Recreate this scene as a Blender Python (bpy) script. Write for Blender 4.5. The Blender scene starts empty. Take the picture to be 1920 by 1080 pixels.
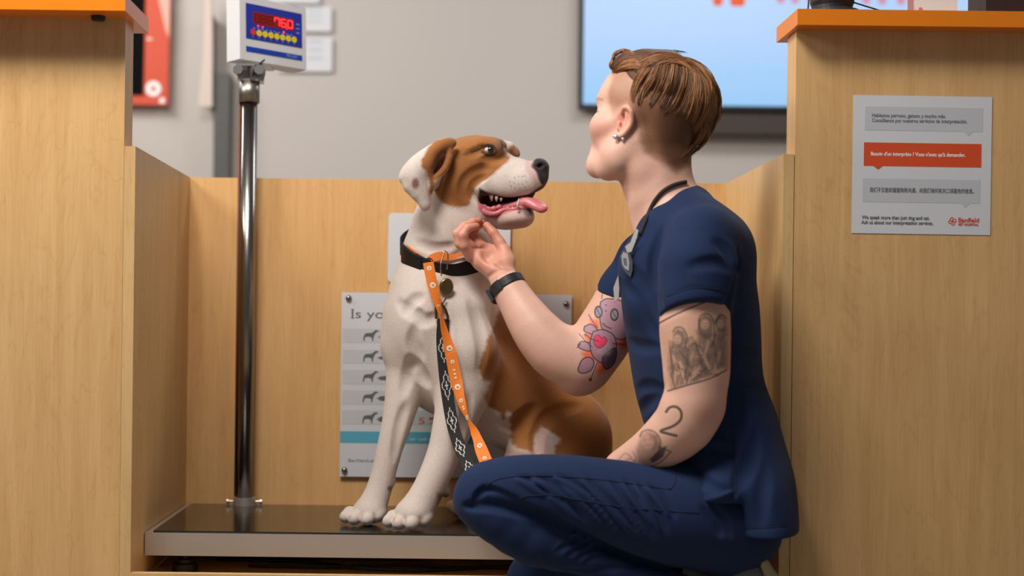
import bpy, bmesh, math, random
import numpy as np
from mathutils import Vector, Matrix, Euler

sc = bpy.context.scene
col = sc.collection
# ------------------------------------------------------------------ camera, light, exposure
F, D, H, U0, V0, ROLL = 2707.0, 2.85, 0.70, 838.0, 608.0, 0.012
cam = bpy.data.objects.new('camera', bpy.data.cameras.new('camera'))
col.objects.link(cam)
sc.camera = cam
cam.data.sensor_width = 36
cam.data.lens = F * 36 / 1920
cam.data.shift_x = (960 - U0) / 1920
cam.data.shift_y = (V0 - 540) / 1920
cam.matrix_world = Matrix.Translation((0, -D, H)) @ Matrix.Rotation(math.pi / 2, 4, 'X') @ Matrix.Rotation(ROLL, 4, 'Z')
cam.data.clip_start = 0.1
cam.data.dof.use_dof = True
cam.data.dof.focus_distance = 2.98
cam.data.dof.aperture_fstop = 1.9

sc.view_settings.view_transform = 'Standard'
sc.view_settings.look = 'None'
sc.view_settings.exposure = 0.0
sc.view_settings.gamma = 1.0
sc.view_settings.use_curve_mapping = False

world = bpy.data.worlds.new('world'); sc.world = world
world.use_nodes = True
world.node_tree.nodes['Background'].inputs[0].default_value = (0.93, 0.95, 1.0, 1)
world.node_tree.nodes['Background'].inputs[1].default_value = 0.13

def area(name, loc, target, size, power, color=(1, 1, 1), size_y=None):
    l = bpy.data.lights.new(name, 'AREA'); l.energy = power; l.color = color
    l.shape = 'RECTANGLE'; l.size = size; l.size_y = size_y or size
    o = bpy.data.objects.new(name, l); col.objects.link(o); o.location = loc
    o.rotation_euler = (Vector(target) - Vector(loc)).to_track_quat('-Z', 'Y').to_euler()
    return o
area('ceiling_light_front', (-0.7, -1.15, 2.9), (-0.25, 0.0, 0.7), 1.0, 68, (1.0, 0.95, 0.88), 0.65)
area('ceiling_light_left', (-2.2, -0.55, 2.3), (0.4, 0.25, 0.8), 1.0, 34, (1.0, 0.96, 0.91), 0.6)
area('ceiling_light_rear', (-1.9, 1.7, 2.7), (-0.4, 3.2, 1.2), 1.2, 34, (1.0, 0.97, 0.93), 0.6)
area('ceiling_light_desk', (1.2, 1.5, 2.7), (1.2, 2.2, 0.5), 1.2, 20, (0.98, 0.99, 1.0), 0.6)

# ------------------------------------------------------------------ helpers
def sY(Y): return F / (D + Y)
CR, SR = math.cos(ROLL), math.sin(ROLL)
def P(px, py, Y):
    u, v = px - U0, py - V0
    s = sY(Y)
    return Vector(((u * CR + v * SR) / s, Y, H - (-u * SR + v * CR) / s))
def proj(V):
    """points (N,3) -> photo pixel coordinates"""
    V = np.asarray(V, dtype=float)
    s = F / (D + V[:, 1]); u = V[:, 0] * s; v = (H - V[:, 2]) * s
    return np.stack([U0 + u * CR - v * SR, V0 + u * SR + v * CR], 1)

MATS = {}
def mat(name, color, rough=0.5, metal=0.0, emit=None, estr=0.0, spec=0.5, bump=None, coat=0.0, sheen=0.0):
    """bump = (scale, strength)"""
    if name in MATS: return MATS[name]
    m = bpy.data.materials.new(name); m.use_nodes = True
    n = m.node_tree; b = n.nodes['Principled BSDF']
    if len(color) == 3: color = (*color, 1)
    b.inputs['Base Color'].default_value = color
    b.inputs['Roughness'].default_value = rough
    b.inputs['Metallic'].default_value = metal
    b.inputs['Specular IOR Level'].default_value = spec
    b.inputs['Coat Weight'].default_value = coat
    b.inputs['Sheen Weight'].default_value = sheen
    if emit:
        b.inputs['Emission Color'].default_value = (*emit, 1)
        b.inputs['Emission Strength'].default_value = estr
    tc = n.nodes.new('ShaderNodeTexCoord')
    nz = n.nodes.new('ShaderNodeTexNoise'); nz.inputs['Scale'].default_value = (bump or (30, 0))[0]
    nz.inputs['Detail'].default_value = 4
    n.links.new(tc.outputs['Object'], nz.inputs['Vector'])
    if bump:
        bp = n.nodes.new('ShaderNodeBump'); bp.inputs['Strength'].default_value = bump[1]; bp.inputs['Distance'].default_value = 0.003
        n.links.new(nz.outputs['Fac'], bp.inputs['Height']); n.links.new(bp.outputs['Normal'], b.inputs['Normal'])
    else:
        mx = n.nodes.new('ShaderNodeMapRange'); mx.inputs[3].default_value = rough * 0.92; mx.inputs[4].default_value = min(1, rough * 1.08)
        n.links.new(nz.outputs['Fac'], mx.inputs[0]); n.links.new(mx.outputs[0], b.inputs['Roughness'])
    MATS[name] = m
    return m
def srgb(r, g, b):
    f = lambda c: (c / 255 / 12.92) if c / 255 <= 0.04045 else ((c / 255 + 0.055) / 1.055) ** 2.4
    return (f(r), f(g), f(b))

def wood(name, c1, c2, rough=0.42, seed=0.0, contrast=1.0, streak=(26, 26, 1.3)):
    m = bpy.data.materials.new(name); m.use_nodes = True
    n = m.node_tree; L = n.links; b = n.nodes['Principled BSDF']
    tc = n.nodes.new('ShaderNodeTexCoord')
    mp = n.nodes.new('ShaderNodeMapping'); mp.inputs['Scale'].default_value = streak; mp.inputs['Location'].default_value = (seed, seed * 1.7, seed * .6)
    L.new(tc.outputs['Object'], mp.inputs[0])
    n1 = n.nodes.new('ShaderNodeTexNoise'); n1.inputs['Scale'].default_value = 1.0; n1.inputs['Detail'].default_value = 5; n1.inputs['Distortion'].default_value = 1.3
    L.new(mp.outputs[0], n1.inputs['Vector'])
    mp2 = n.nodes.new('ShaderNodeMapping'); mp2.inputs['Scale'].default_value = (260, 260, 10); L.new(tc.outputs['Object'], mp2.inputs[0])
    n2 = n.nodes.new('ShaderNodeTexNoise'); n2.inputs['Scale'].default_value = 1.0; n2.inputs['Detail'].default_value = 3; L.new(mp2.outputs[0], n2.inputs['Vector'])
    mp3 = n.nodes.new('ShaderNodeMapping'); mp3.inputs['Scale'].default_value = (5, 5, 1.1); mp3.inputs['Location'].default_value = (seed * 3, 2, seed); L.new(tc.outputs['Object'], mp3.inputs[0])
    n3 = n.nodes.new('ShaderNodeTexNoise'); n3.inputs['Scale'].default_value = 1.0; n3.inputs['Detail'].default_value = 4; n3.inputs['Distortion'].default_value = 2.2; L.new(mp3.outputs[0], n3.inputs['Vector'])
    # cathedral lines from the broad noise
    wv = n.nodes.new('ShaderNodeMath'); wv.operation = 'MULTIPLY'; wv.inputs[1].default_value = 9.0; L.new(n3.outputs['Fac'], wv.inputs[0])
    fr = n.nodes.new('ShaderNodeMath'); fr.operation = 'PINGPONG'; fr.inputs[1].default_value = 0.5; L.new(wv.outputs[0], fr.inputs[0])
    sm = n.nodes.new('ShaderNodeMapRange'); sm.inputs[1].default_value = 0.0; sm.inputs[2].default_value = 0.09; sm.inputs[3].default_value = 0.0; sm.inputs[4].default_value = 1.0; L.new(fr.outputs[0], sm.inputs[0])
    a1 = n.nodes.new('ShaderNodeMath'); a1.operation = 'MULTIPLY'; a1.inputs[1].default_value = 0.7; L.new(n1.outputs['Fac'], a1.inputs[0])
    a2 = n.nodes.new('ShaderNodeMath'); a2.operation = 'MULTIPLY_ADD'; a2.inputs[1].default_value = 0.45; L.new(n2.outputs['Fac'], a2.inputs[0]); L.new(a1.outputs[0], a2.inputs[2])
    a3 = n.nodes.new('ShaderNodeMath'); a3.operation = 'MULTIPLY_ADD'; a3.inputs[1].default_value = 0.13; L.new(sm.outputs[0], a3.inputs[0]); L.new(a2.outputs[0], a3.inputs[2])
    cr = n.nodes.new('ShaderNodeValToRGB')
    cr.color_ramp.elements[0].position = 0.5 - 0.22 / contrast; cr.color_ramp.elements[0].color = (*c2, 1)
    cr.color_ramp.elements[1].position = 0.5 + 0.35 / contrast; cr.color_ramp.elements[1].color = (*c1, 1)
    L.new(a3.outputs[0], cr.inputs[0]); L.new(cr.outputs[0], b.inputs['Base Color'])
    b.inputs['Roughness'].default_value = rough; b.inputs['Specular IOR Level'].default_value = 0.4
    MATS[name] = m
    return m

def vcol_mat(name, rough=0.6, bump=(400, 0.15), sss=0.0, sheen=0.0, spec=0.4, stretch=None):
    m = bpy.data.materials.new(name); m.use_nodes = True
    n = m.node_tree; L = n.links; b = n.nodes['Principled BSDF']
    at = n.nodes.new('ShaderNodeAttribute'); at.attribute_name = 'Col'
    tc = n.nodes.new('ShaderNodeTexCoord')
    mp = n.nodes.new('ShaderNodeMapping')
    if stretch: mp.inputs['Scale'].default_value = stretch
    L.new(tc.outputs['Object'], mp.inputs[0])
    nz = n.nodes.new('ShaderNodeTexNoise'); nz.inputs['Scale'].default_value = bump[0]; nz.inputs['Detail'].default_value = 3
    L.new(mp.outputs[0], nz.inputs['Vector'])
    bp = n.nodes.new('ShaderNodeBump'); bp.inputs['Strength'].default_value = bump[1]; bp.inputs['Distance'].default_value = 0.002
    L.new(nz.outputs['Fac'], bp.inputs['Height']); L.new(bp.outputs['Normal'], b.inputs['Normal'])
    mr = n.nodes.new('ShaderNodeMapRange'); mr.inputs[1].default_value = .3; mr.inputs[2].default_value = .7; mr.inputs[3].default_value = .9; mr.inputs[4].default_value = 1.08
    L.new(nz.outputs['Fac'], mr.inputs[0])
    mul = n.nodes.new('ShaderNodeVectorMath'); mul.operation = 'SCALE'
    L.new(at.outputs['Color'], mul.inputs[0]); L.new(mr.outputs[0], mul.inputs['Scale'])
    L.new(mul.outputs[0], b.inputs['Base Color'])
    b.inputs['Roughness'].default_value = rough; b.inputs['Specular IOR Level'].default_value = spec
    b.inputs['Subsurface Weight'].default_value = sss; b.inputs['Subsurface Scale'].default_value = 0.01
    b.inputs['Sheen Weight'].default_value = sheen
    MATS[name] = m
    return m

def prop(o, label=None, cat=None, group=None, kind=None):
    if label: o['label'] = label
    if cat: o['category'] = cat
    if group: o['group'] = group
    if kind: o['kind'] = kind
    return o
def empty(name, loc=(0, 0, 0), rot=(0, 0, 0), **k):
    o = bpy.data.objects.new(name, None); col.objects.link(o)
    o.location = loc; o.rotation_euler = rot; o.empty_display_size = .05
    bpy.context.view_layer.update()
    return prop(o, **k)
def link(name, me, m, parent=None, smooth=False, keep=False, **k):
    """parent given: mesh data is in the parent's local space unless keep"""
    o = bpy.data.objects.new(name, me); col.objects.link(o)
    if m: me.materials.append(m)
    if parent:
        o.parent = parent
        if keep: o.matrix_parent_inverse = wm(parent).inverted()
    if smooth:
        me.polygons.foreach_set('use_smooth', [True] * len(me.polygons))
    return prop(o, **k)
def wm(o):
    m = o.matrix_basis.copy() if o.parent is None else wm(o.parent) @ o.matrix_parent_inverse @ o.matrix_basis
    return m
def from_bm(name, bm, m, parent=None, smooth=False, keep=False, bevel=0, **k):
    if bevel:
        bmesh.ops.bevel(bm, geom=[e for e in bm.edges if e.is_manifold and e.calc_face_angle(0) > .6], offset=bevel, segments=2, affect='EDGES', profile=.5)
    bmesh.ops.recalc_face_normals(bm, faces=bm.faces)
    me = bpy.data.meshes.new(name); bm.to_mesh(me); bm.free()
    return link(name, me, m, parent, smooth, keep, **k)
def add_box(bm, x0, x1, y0, y1, z0, z1, M=None):
    vs = [bm.verts.new((x, y, z)) for x in (x0, x1) for y in (y0, y1) for z in (z0, z1)]
    if M:
        for v in vs: v.co = M @ v.co
    for f in ((0, 1, 3, 2), (4, 6, 7, 5), (0, 4, 5, 1), (2, 3, 7, 6), (0, 2, 6, 4), (1, 5, 7, 3)):
        bm.faces.new([vs[i] for i in f])
def box(name, x0, x1, y0, y1, z0, z1, m, parent=None, bevel=0.0, **k):
    bm = bmesh.new(); add_box(bm, x0, x1, y0, y1, z0, z1)
    return from_bm(name, bm, m, parent, bevel=bevel, **k)
def prism(bm, poly, w0, w1, M=None):
    """polygon in local (u,v), extruded along w"""
    a = [bm.verts.new((u, v, w0)) for u, v in poly]; b = [bm.verts.new((u, v, w1)) for u, v in poly]
    if M:
        for v in a + b: v.co = M @ v.co
    bm.faces.new(a[::-1]); bm.faces.new(b)
    n = len(poly)
    for i in range(n): bm.faces.new([a[i], a[(i + 1) % n], b[(i + 1) % n], b[i]])
def lathe(bm, prof, seg=32, M=None):
    """prof (r,z) list around local z"""
    rings = []
    for r, z in prof:
        if r < 1e-6: rings.append([bm.verts.new((0, 0, z))])
        else: rings.append([bm.verts.new((r * math.cos(2 * math.pi * i / seg), r * math.sin(2 * math.pi * i / seg), z)) for i in range(seg)])
    if M:
        for R_ in rings:
            for v in R_: v.co = M @ v.co
    for A, B in zip(rings, rings[1:]):
        for i in range(seg):
            j = (i + 1) % seg
            q = [A[i % len(A)], A[j % len(A)], B[j % len(B)], B[i % len(B)]]
            u = []
            for v in q:
                if v not in u: u.append(v)
            if len(u) >= 3:
                try: bm.faces.new(u)
                except ValueError: pass
    if len(rings[0]) > 1: bm.faces.new(rings[0][::-1])
    if len(rings[-1]) > 1: bm.faces.new(rings[-1])
def spline(pts, n=8):
    pts = [Vector(p) for p in pts]
    if len(pts) < 3: return pts
    out = []
    Q = [pts[0] * 2 - pts[1]] + pts + [pts[-1] * 2 - pts[-2]]
    for i in range(1, len(Q) - 2):
        for k in range(n):
            t = k / n
            p0, p1, p2, p3 = Q[i - 1], Q[i], Q[i + 1], Q[i + 2]
            out.append(0.5 * ((2 * p1) + (p2 - p0) * t + (2 * p0 - 5 * p1 + 4 * p2 - p3) * t * t + (3 * p1 - p0 - 3 * p2 + p3) * t ** 3))
    out.append(pts[-1])
    return out
def tube(bm, pts, r, seg=10, closed=False):
    pts = [Vector(p) for p in pts]; n = len(pts)
    rs = r if isinstance(r, (list, tuple)) else [r] * n
    t0 = (pts[1] - pts[0]).normalized()
    nrm = t0.orthogonal().normalized(); rings = []
    for i, p in enumerate(pts):
        if closed: t = (pts[(i + 1) % n] - pts[i - 1]).normalized()
        else: t = (pts[min(i + 1, n - 1)] - pts[max(i - 1, 0)]).normalized()
        nrm = (nrm - t * nrm.dot(t)).normalized(); bn = t.cross(nrm)
        rings.append([bm.verts.new(p + (nrm * math.cos(a) + bn * math.sin(a)) * rs[i]) for a in [2 * math.pi * k / seg for k in range(seg)]])
    for i in range(n if closed else n - 1):
        A, B = rings[i], rings[(i + 1) % n]
        for k in range(seg): bm.faces.new([A[k], A[(k + 1) % seg], B[(k + 1) % seg], B[k]])
    if not closed: bm.faces.new(rings[0][::-1]); bm.faces.new(rings[-1])
def ribbon(bm, pts, wdirs, widths, th=0.0018):
    """flat strap: pts centre line, wdirs direction across the strap, thickness th"""
    n = len(pts); R_ = []
    for i in range(n):
        t = (pts[min(i + 1, n - 1)] - pts[max(i - 1, 0)]).normalized()
        w = (wdirs[i] - t * wdirs[i].dot(t)).normalized(); nn = t.cross(w).normalized()
        hw = widths[i] / 2
        R_.append([bm.verts.new(pts[i] + w * a * hw + nn * b * th / 2) for a, b in ((-1, -1), (1, -1), (1, 1), (-1, 1))])
    for A, B in zip(R_, R_[1:]):
        for k in range(4): bm.faces.new([A[k], A[(k + 1) % 4], B[(k + 1) % 4], B[k]])
    bm.faces.new(R_[0][::-1]); bm.faces.new(R_[-1])

def text(name, body, size, u, v, m, parent, w=0.0, align='LEFT', ext=0.0002, M=None, bold=0.0, sx=1.0, **k):
    """text in the parent's local board plane (u right, v up, w out of the board)"""
    c = bpy.data.curves.new('t', 'FONT'); c.body = body; c.size = size; c.align_x = align; c.extrude = ext; c.offset = bold
    c.resolution_u = 3
    t = bpy.data.objects.new('t', c); col.objects.link(t)
    dg = bpy.context.evaluated_depsgraph_get()
    me = bpy.data.meshes.new_from_object(t.evaluated_get(dg))
    bpy.data.objects.remove(t)
    me.transform(Matrix.Translation((u, v, w)) @ Matrix.Scale(sx, 4, (1, 0, 0)))
    if M: me.transform(M)
    me.materials.clear()
    me.name = name
    return link(name, me, m, parent, **k)
def board(name, TL, TR, BL, Y, **k):
    """an Empty whose local x,y plane is a board facing the room, from photo corners on the plane Y; returns (root, width, height)"""
    a, b, c = P(*TL, Y), P(*TR, Y), P(*BL, Y)
    X = (b - a); w = X.length; X.normalize(); V = (a - c); h = V.length
    Z = Vector((0, -1, 0)); V = Z.cross(X)
    M = Matrix((X, V, Z)).transposed().to_4x4(); M.translation = (b + c) / 2
    o = empty(name, **k); o.matrix_basis = M
    return o, w, h
def rrect(w, h, r, cx=0, cy=0, n=6):
    out = []
    for sx, sy, a0 in ((1, 1, 0), (-1, 1, 90), (-1, -1, 180), (1, -1, 270)):
        for i in range(n + 1):
            a = math.radians(a0 + 90 * i / n)
            out.append((cx + sx * (w / 2 - r) + r * math.cos(a), cy + sy * (h / 2 - r) + r * math.sin(a)))
    return out
def plate(name, polys, w0, w1, m, parent, **k):
    bm = bmesh.new()
    for p in polys: prism(bm, p, w0, w1)
    return from_bm(name, bm, m, parent, **k)
def rect(x0, x1, y0, y1): return [(x0, y0), (x1, y0), (x1, y1), (x0, y1)]
def disc(cx, cy, r, n=20): return [(cx + r * math.cos(2 * math.pi * i / n), cy + r * math.sin(2 * math.pi * i / n)) for i in range(n)]

# ------------------------------------------------------------------ room materials
WOOD = wood('maple_laminate', srgb(224, 182, 126), srgb(197, 148, 92))
WOODR = wood('maple_laminate_right', srgb(224, 182, 126), srgb(197, 148, 92), seed=4.3)
WOODB = wood('maple_laminate_back', srgb(228, 181, 122), srgb(203, 150, 92), seed=8.1)
EDGE = wood('maple_edge_band', srgb(222, 184, 130), srgb(196, 152, 96), seed=2.2)
ORANGE = mat('orange_laminate', srgb(234, 130, 20), 0.3, bump=(600, .03))
WALL = mat('painted_wall', srgb(196, 188, 182), 0.85, bump=(220, .08))
STEEL = mat('brushed_steel', (0.66, 0.61, 0.56), 0.42, 0.75)
CHROME = mat('chrome', (0.28, 0.26, 0.24), 0.24, 1.0)
BLACK = mat('black_plastic', (0.012, 0.012, 0.013), 0.45)
PAPER = mat('white_panel', srgb(214, 216, 221), 0.45)
GREYP = mat('grey_print', srgb(195, 197, 203), 0.5)
DGREY = mat('dark_grey_ink', srgb(95, 98, 103), 0.6)
REDINK = mat('red_orange_ink', srgb(216, 78, 36), 0.55)
TEALINK = mat('teal_ink', srgb(92, 173, 196), 0.5)
WHITEINK = mat('white_ink', srgb(240, 240, 240), 0.55)
BLUEINK = mat('steel_blue_ink', srgb(70, 120, 160), 0.55)
FLOOR = mat('floor_tile', srgb(150, 140, 128), 0.35, bump=(40, .05))
# ------------------------------------------------------------------ setting
ZS, ZT = 0.172, 1.044          # alcove shelf height, alcove panel top
box('floor', -4, 4, -3.2, 3.3, -0.05, 0, FLOOR, kind='structure')
box('wall_back', -4, 4, 3.2, 3.3, 0, 2.9, WALL, kind='structure')

def counter(name, x0, x1, zt, ytop, xt0, xt1, yb, wm_, lab, edge_x):
    r = empty(name, (0, 0, 0), label=lab, cat='counter', group='reception counters beside the scale alcove')
    bm = bmesh.new(); add_box(bm, x0, x1, 0.0, 0.073, 0, zt); from_bm('panel', bm, wm_, r, bevel=.0008)
    bm = bmesh.new(); add_box(bm, xt0, xt1, ytop, yb, zt, zt + .031); from_bm('counter_ledge', bm, ORANGE, r, bevel=.0015, label='orange laminate ledge')
    return r
cl = counter('reception_counter', -1.6, -.6415, 1.2955, -.0736, -1.6, -.626, .145, WOOD, 'maple laminate reception counter with orange ledge at the left of the scale', -1)
bm = bmesh.new()
Mx = Matrix.Translation(P(184, 36, -.02)) ; Mx.translation.z = 1.2955 - .001
lathe(bm, [(0, -.008), (.013, -.007), (.014, 0), (.014, .003)], 20, Mx)
o = from_bm('cable_grommet', bm, BLACK, cl)
cr_ = counter('reception_counter', .683, 1.7, 1.2885, -.053, .672, 1.7, .125, WOODR, 'maple laminate reception counter with orange ledge and a taped language notice', 1)

# alcove: two side panels, back panel, shelf with its lip
box('alcove_side_panel', -.641, -.619, 0, .6, 0, ZT, EDGE, bevel=.001, label='low maple side panel at the left of the scale alcove, shaded inner face', cat='partition panel', group='side panels of the scale alcove')
box('alcove_side_panel', .6605, .6815, 0, .6, 0, ZT, EDGE, bevel=.001, label='low maple side panel at the right of the scale alcove, behind the kneeling person', cat='partition panel', group='side panels of the scale alcove')
box('alcove_back_panel', -.641, .6815, .6, .622, .0, ZT, WOODB, bevel=.001, label='low maple back panel of the scale alcove carrying two white signs', cat='partition panel')
sh = empty('alcove_shelf', label='low maple shelf under the weighing platform', cat='shelf')
box('board', -.619, .6605, .018, .6, ZS - .018, ZS, EDGE, sh)
box('front_lip', -.619, .6605, 0, .018, .0, .2015, EDGE, sh, bevel=.001)

# ------------------------------------------------------------------ weighing scale
zp0, zp1 = .2165, .267
scale = empty('veterinary_scale', label='walk-on animal scale with steel edge, black top and tall pole display', cat='scale')
bm = bmesh.new(); add_box(bm, -.617, .60, .125, .585, zp0, zp1 - .004)
from_bm('platform_frame', bm, STEEL, scale, bevel=.003)
TOP = mat('black_laminate_top', (0.022, 0.017, 0.014), 0.16, spec=.6)
bm = bmesh.new(); add_box(bm, -.601, .584, .131, .58, zp1 - .0045, zp1); from_bm('platform_mat', bm, TOP, scale, bevel=.001, label='glossy black-brown platform top')
for fx in (-.545, .50):
    for fy in (.19, .52):
        bm = bmesh.new()
        lathe(bm, [(.006, zp0), (.006, ZS + .028), (.016, ZS + .027), (.016, ZS + .02), (.026, ZS + .018), (.027, ZS + .004), (.024, ZS), (0, ZS)], 24, Matrix.Translation((fx, fy, 0)))
        from_bm('foot', bm, BLACK, scale, smooth=False)
pX = P(460, 800, .565).x; pY = .565
pb = P(459, 930, pY)
zc = P(468, 193, pY).z; zc2 = P(468, 153, pY).z
bm = bmesh.new()
lathe(bm, [(.0195, zp1 - .002), (.0195, zc)], 32, Matrix.Translation((pX, pY, 0)))
from_bm('pole', bm, CHROME, scale, smooth=True)
for m_ in bpy.data.objects['pole'].data.polygons: m_.use_smooth = len(m_.vertices) == 4
bm = bmesh.new()
lathe(bm, [(.0245, zc), (.0245, zc2), (.02, zc2)], 32, Matrix.Translation((pX, pY, 0)))
o = from_bm('pole_collar', bm, mat('dull_steel', (.34, .31, .28), .42, 1.0), scale, smooth=True)
for p_ in o.data.polygons: p_.use_smooth = abs(p_.normal.z) < .5
bm = bmesh.new()
lathe(bm, [(.027, zp1), (.027, zp1 + .018), (.0205, zp1 + .018)], 32, Matrix.Translation((pX, pY, 0)))
for sx in (-1, 1):
    lathe(bm, [(.003, 0), (.003, .012), (.006, .012), (.006, .018), (0, .018)], 10, Matrix.Translation((pX + sx * .024, pY, zp1 + .008)) @ Matrix.Rotation(sx * math.pi / 2, 4, 'Y'))
o = from_bm('base_clamp', bm, STEEL, scale)
# cable clipped down the left of the pole and loose cable below the platform
bm = bmesh.new(); tube(bm, [(pX - .0215, pY - .004, zp1 + .02), (pX - .0215, pY - .004, zc)], .0028, 8)
from_bm('cable', bm, mat('brown_cable', srgb(112, 60, 36), .6), scale, smooth=True)
bm = bmesh.new()
tube(bm, spline([(-.50, .33, ZS + .005), (-.30, .30, ZS + .006), (-.18, .22, ZS + .008), (-.05, .21, ZS + .006), (.1, .26, ZS + .006), (.25, .24, ZS + .006)]), .004, 8)
tube(bm, spline([(-.42, .25, ZS + .005), (-.25, .24, ZS + .006), (-.1, .26, ZS + .008), (.05, .25, ZS + .006), (.25, .3, ZS + .006)]), .0035, 8)
from_bm('floor_cable', bm, BLACK, scale, smooth=True)
# junction box hanging under the platform
bm = bmesh.new(); add_box(bm, -.50, -.05, .36, .52, ZS + .001, zp0 - .004); from_bm('load_cell_beam', bm, BLACK, scale, bevel=.003)

# indicator head
a0 = P(450, 110, .55); a1 = Vector((a0.x + .143, .55 + .140, a0.z))
ex = (a1 - a0).normalized(); W_ = .200; Hh = .152; nrm = Vector((ex.y, -ex.x, 0))
tilt = Matrix.Rotation(math.radians(-2.0), 4, ex)
Mi = Matrix((ex, tilt.to_3x3() @ Vector((0, 0, 1)), tilt.to_3x3() @ nrm)).transposed().to_4x4(); Mi.translation = a0
ind = empty('display_head'); ind.parent = scale; ind.matrix_basis = Mi
INDW = mat('white_enamel', srgb(214, 212, 214), .35)
bm = bmesh.new(); add_box(bm, 0, W_, 0, Hh, -.052, 0); from_bm('housing', bm, INDW, ind, bevel=.0025)
BLUE = mat('blue_panel', srgb(38, 52, 160), .3)
def fu(u): return u * W_
def fv(v): return (1 - v) * Hh
plate('keypad_panel', [rect(fu(.09), fu(.93), fv(.66), fv(.11))], 0, .0012, BLUE, ind)
plate('lower_stripe', [rect(fu(.09), fu(.93), fv(.865), fv(.785))], 0, .0012, mat('blue_stripe', srgb(28, 66, 170), .3), ind)
plate('display_window', [rect(fu(.19), fu(.80), fv(.415), fv(.225))], .0012, .0016, mat('display_red_dark', srgb(120, 20, 14), .25, emit=srgb(160, 20, 10), estr=.25), ind)
SEG = {'7': 'abcf', '6': 'acdefg', '0': 'abcdef', '8': 'abcdefg'}
def digit(ch, x, y, w, h, t):
    g = .12 * t
    S = {'a': (x + t * .6, x + w - t * .6, y + h - t, y + h), 'g': (x + t * .6, x + w - t * .6, y + h / 2 - t / 2, y + h / 2 + t / 2), 'd': (x + t * .6, x + w - t * .6, y, y + t),
         'f': (x, x + t, y + h / 2 + g, y + h - t * .5), 'b': (x + w - t, x + w, y + h / 2 + g, y + h - t * .5), 'e': (x, x + t, y + t * .5, y + h / 2 - g), 'c': (x + w - t, x + w, y + t * .5, y + h / 2 - g)}
    return [rect(*S[k]) for k in SEG[ch]]
LED = mat('red_led', (1, .03, .04), .4, emit=(1, .02, .03), estr=2.6)
LEDD = mat('dim_segment', srgb(92, 12, 8), .4)
dw, dh, dt = W_ * .083, Hh * .135, .0028
dx0 = W_ * .205; dyy = fv(.385)
pitch = W_ * .1
plate('dim_digits', sum([digit('8', dx0 + pitch * i, dyy, dw, dh, dt) for i in range(3)], []), .0016, .002, LEDD, ind)
plate('lit_digits', digit('7', dx0 + pitch * 3, dyy, dw, dh, dt) + digit('6', dx0 + pitch * 4, dyy, dw, dh, dt) + digit('0', dx0 + pitch * 5, dyy, dw, dh, dt) + [rect(dx0 + pitch * 4 + dw + .0002, dx0 + pitch * 4 + dw + .0032, dyy - .003, dyy)], .0016, .0022, LED, ind)
YEL = mat('yellow_button', srgb(232, 208, 30), .4); REDB = mat('red_button', srgb(222, 52, 48), .4)
for i in range(8):
    cx = fu(.19 + .088 * i)
    plate('button', [disc(cx, fv(.55), W_ * .038, 24)], .0012, .0024, REDB if i == 0 else YEL, ind, **({'label': 'red round button'} if i == 0 else {}))
    text('button_text', ['ON', 'Z', 'T', 'G', 'N', 'H', 'P', 'AC'][0] if False else '--', .008, cx, fv(.562), DGREY, ind, .0024, 'CENTER')
for u, v in ((.265, .44), (.33, .445), (.65, .46)): plate('indicator_lamp', [disc(fu(u), fv(v), .0022, 10)], .0012, .002, LED, ind)
plate('panel_legends', [rect(fu(.19 + .062 * i), fu(.22 + .062 * i), fv(.488), fv(.476)) for i in range(10)] + [rect(fu(.84), fu(.89), fv(.30 + .07 * i), fv(.285 + .07 * i)) for i in range(3)] + [rect(fu(.18 + .088 * i), fu(.2 + .088 * i), fv(.628), fv(.618)) for i in range(8)], .0012, .0016, mat('pale_blue_ink', srgb(150, 160, 215), .5), ind)
text('model_text', 'XK-3101', .009, fu(.69), fv(.842), mat('pale_ink', srgb(150, 170, 225), .5), ind, .0012)
# tilt bracket between collar and head
bm = bmesh.new()
zb = zc2
cx_, cy_ = pX + .006, pY
def lug(px0, dy, flip):
    poly = [(-.016, 0), (.016, 0), (.021, .02), (.012, .036), (-.006, .038), (-.018, .026)]
    M = Matrix.Translation((px0, cy_ + dy, zb - .001)) @ Matrix.Rotation(math.radians(flip), 4, 'Z') @ Matrix.Rotation(math.pi / 2, 4, 'X')
    prism(bm, poly, -.0025, .0025, M)
lug(cx_ + .014, -.02, 28); lug(cx_ - .016, -.012, 28); lug(cx_ + .006, .02, 28)
add_box(bm, cx_ - .026, cx_ + .026, cy_ - .024, cy_ + .024, zb - .002, zb + .004)
add_box(bm, cx_ - .035, cx_ + .045, cy_ - .02, cy_ + .05, zb + .034, zb + .040)
from_bm('tilt_bracket', bm, mat('bracket_steel', (.5, .47, .44), .3, 1.0), scale, bevel=.0012)
for dx, dy in ((-.028, -.03), (.022, -.03)):
    bm = bmesh.new()
    lathe(bm, [(.0, -.010), (.012, -.010), (.013, -.006), (.013, .006), (.012, .010), (0, .010)], 7, Matrix.Translation((cx_ + dx, cy_ + dy, zb + .022)) @ Matrix.Rotation(math.pi / 2, 4, 'X'))
    from_bm('bracket_knob', bm, mat('knob_grey', (.16, .16, .17), .35, .3), scale)
bm = bmesh.new(); tube(bm, spline([(cx_ + .004, cy_ - .022, zb), (cx_ + .008, cy_ - .03, zb + .02), (cx_ + .02, cy_ - .03, zb + .035), (cx_ + .03, cy_ - .01, zb + .05)]), .0022, 8)
from_bm('display_cable', bm, BLACK, scale, smooth=True)

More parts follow.
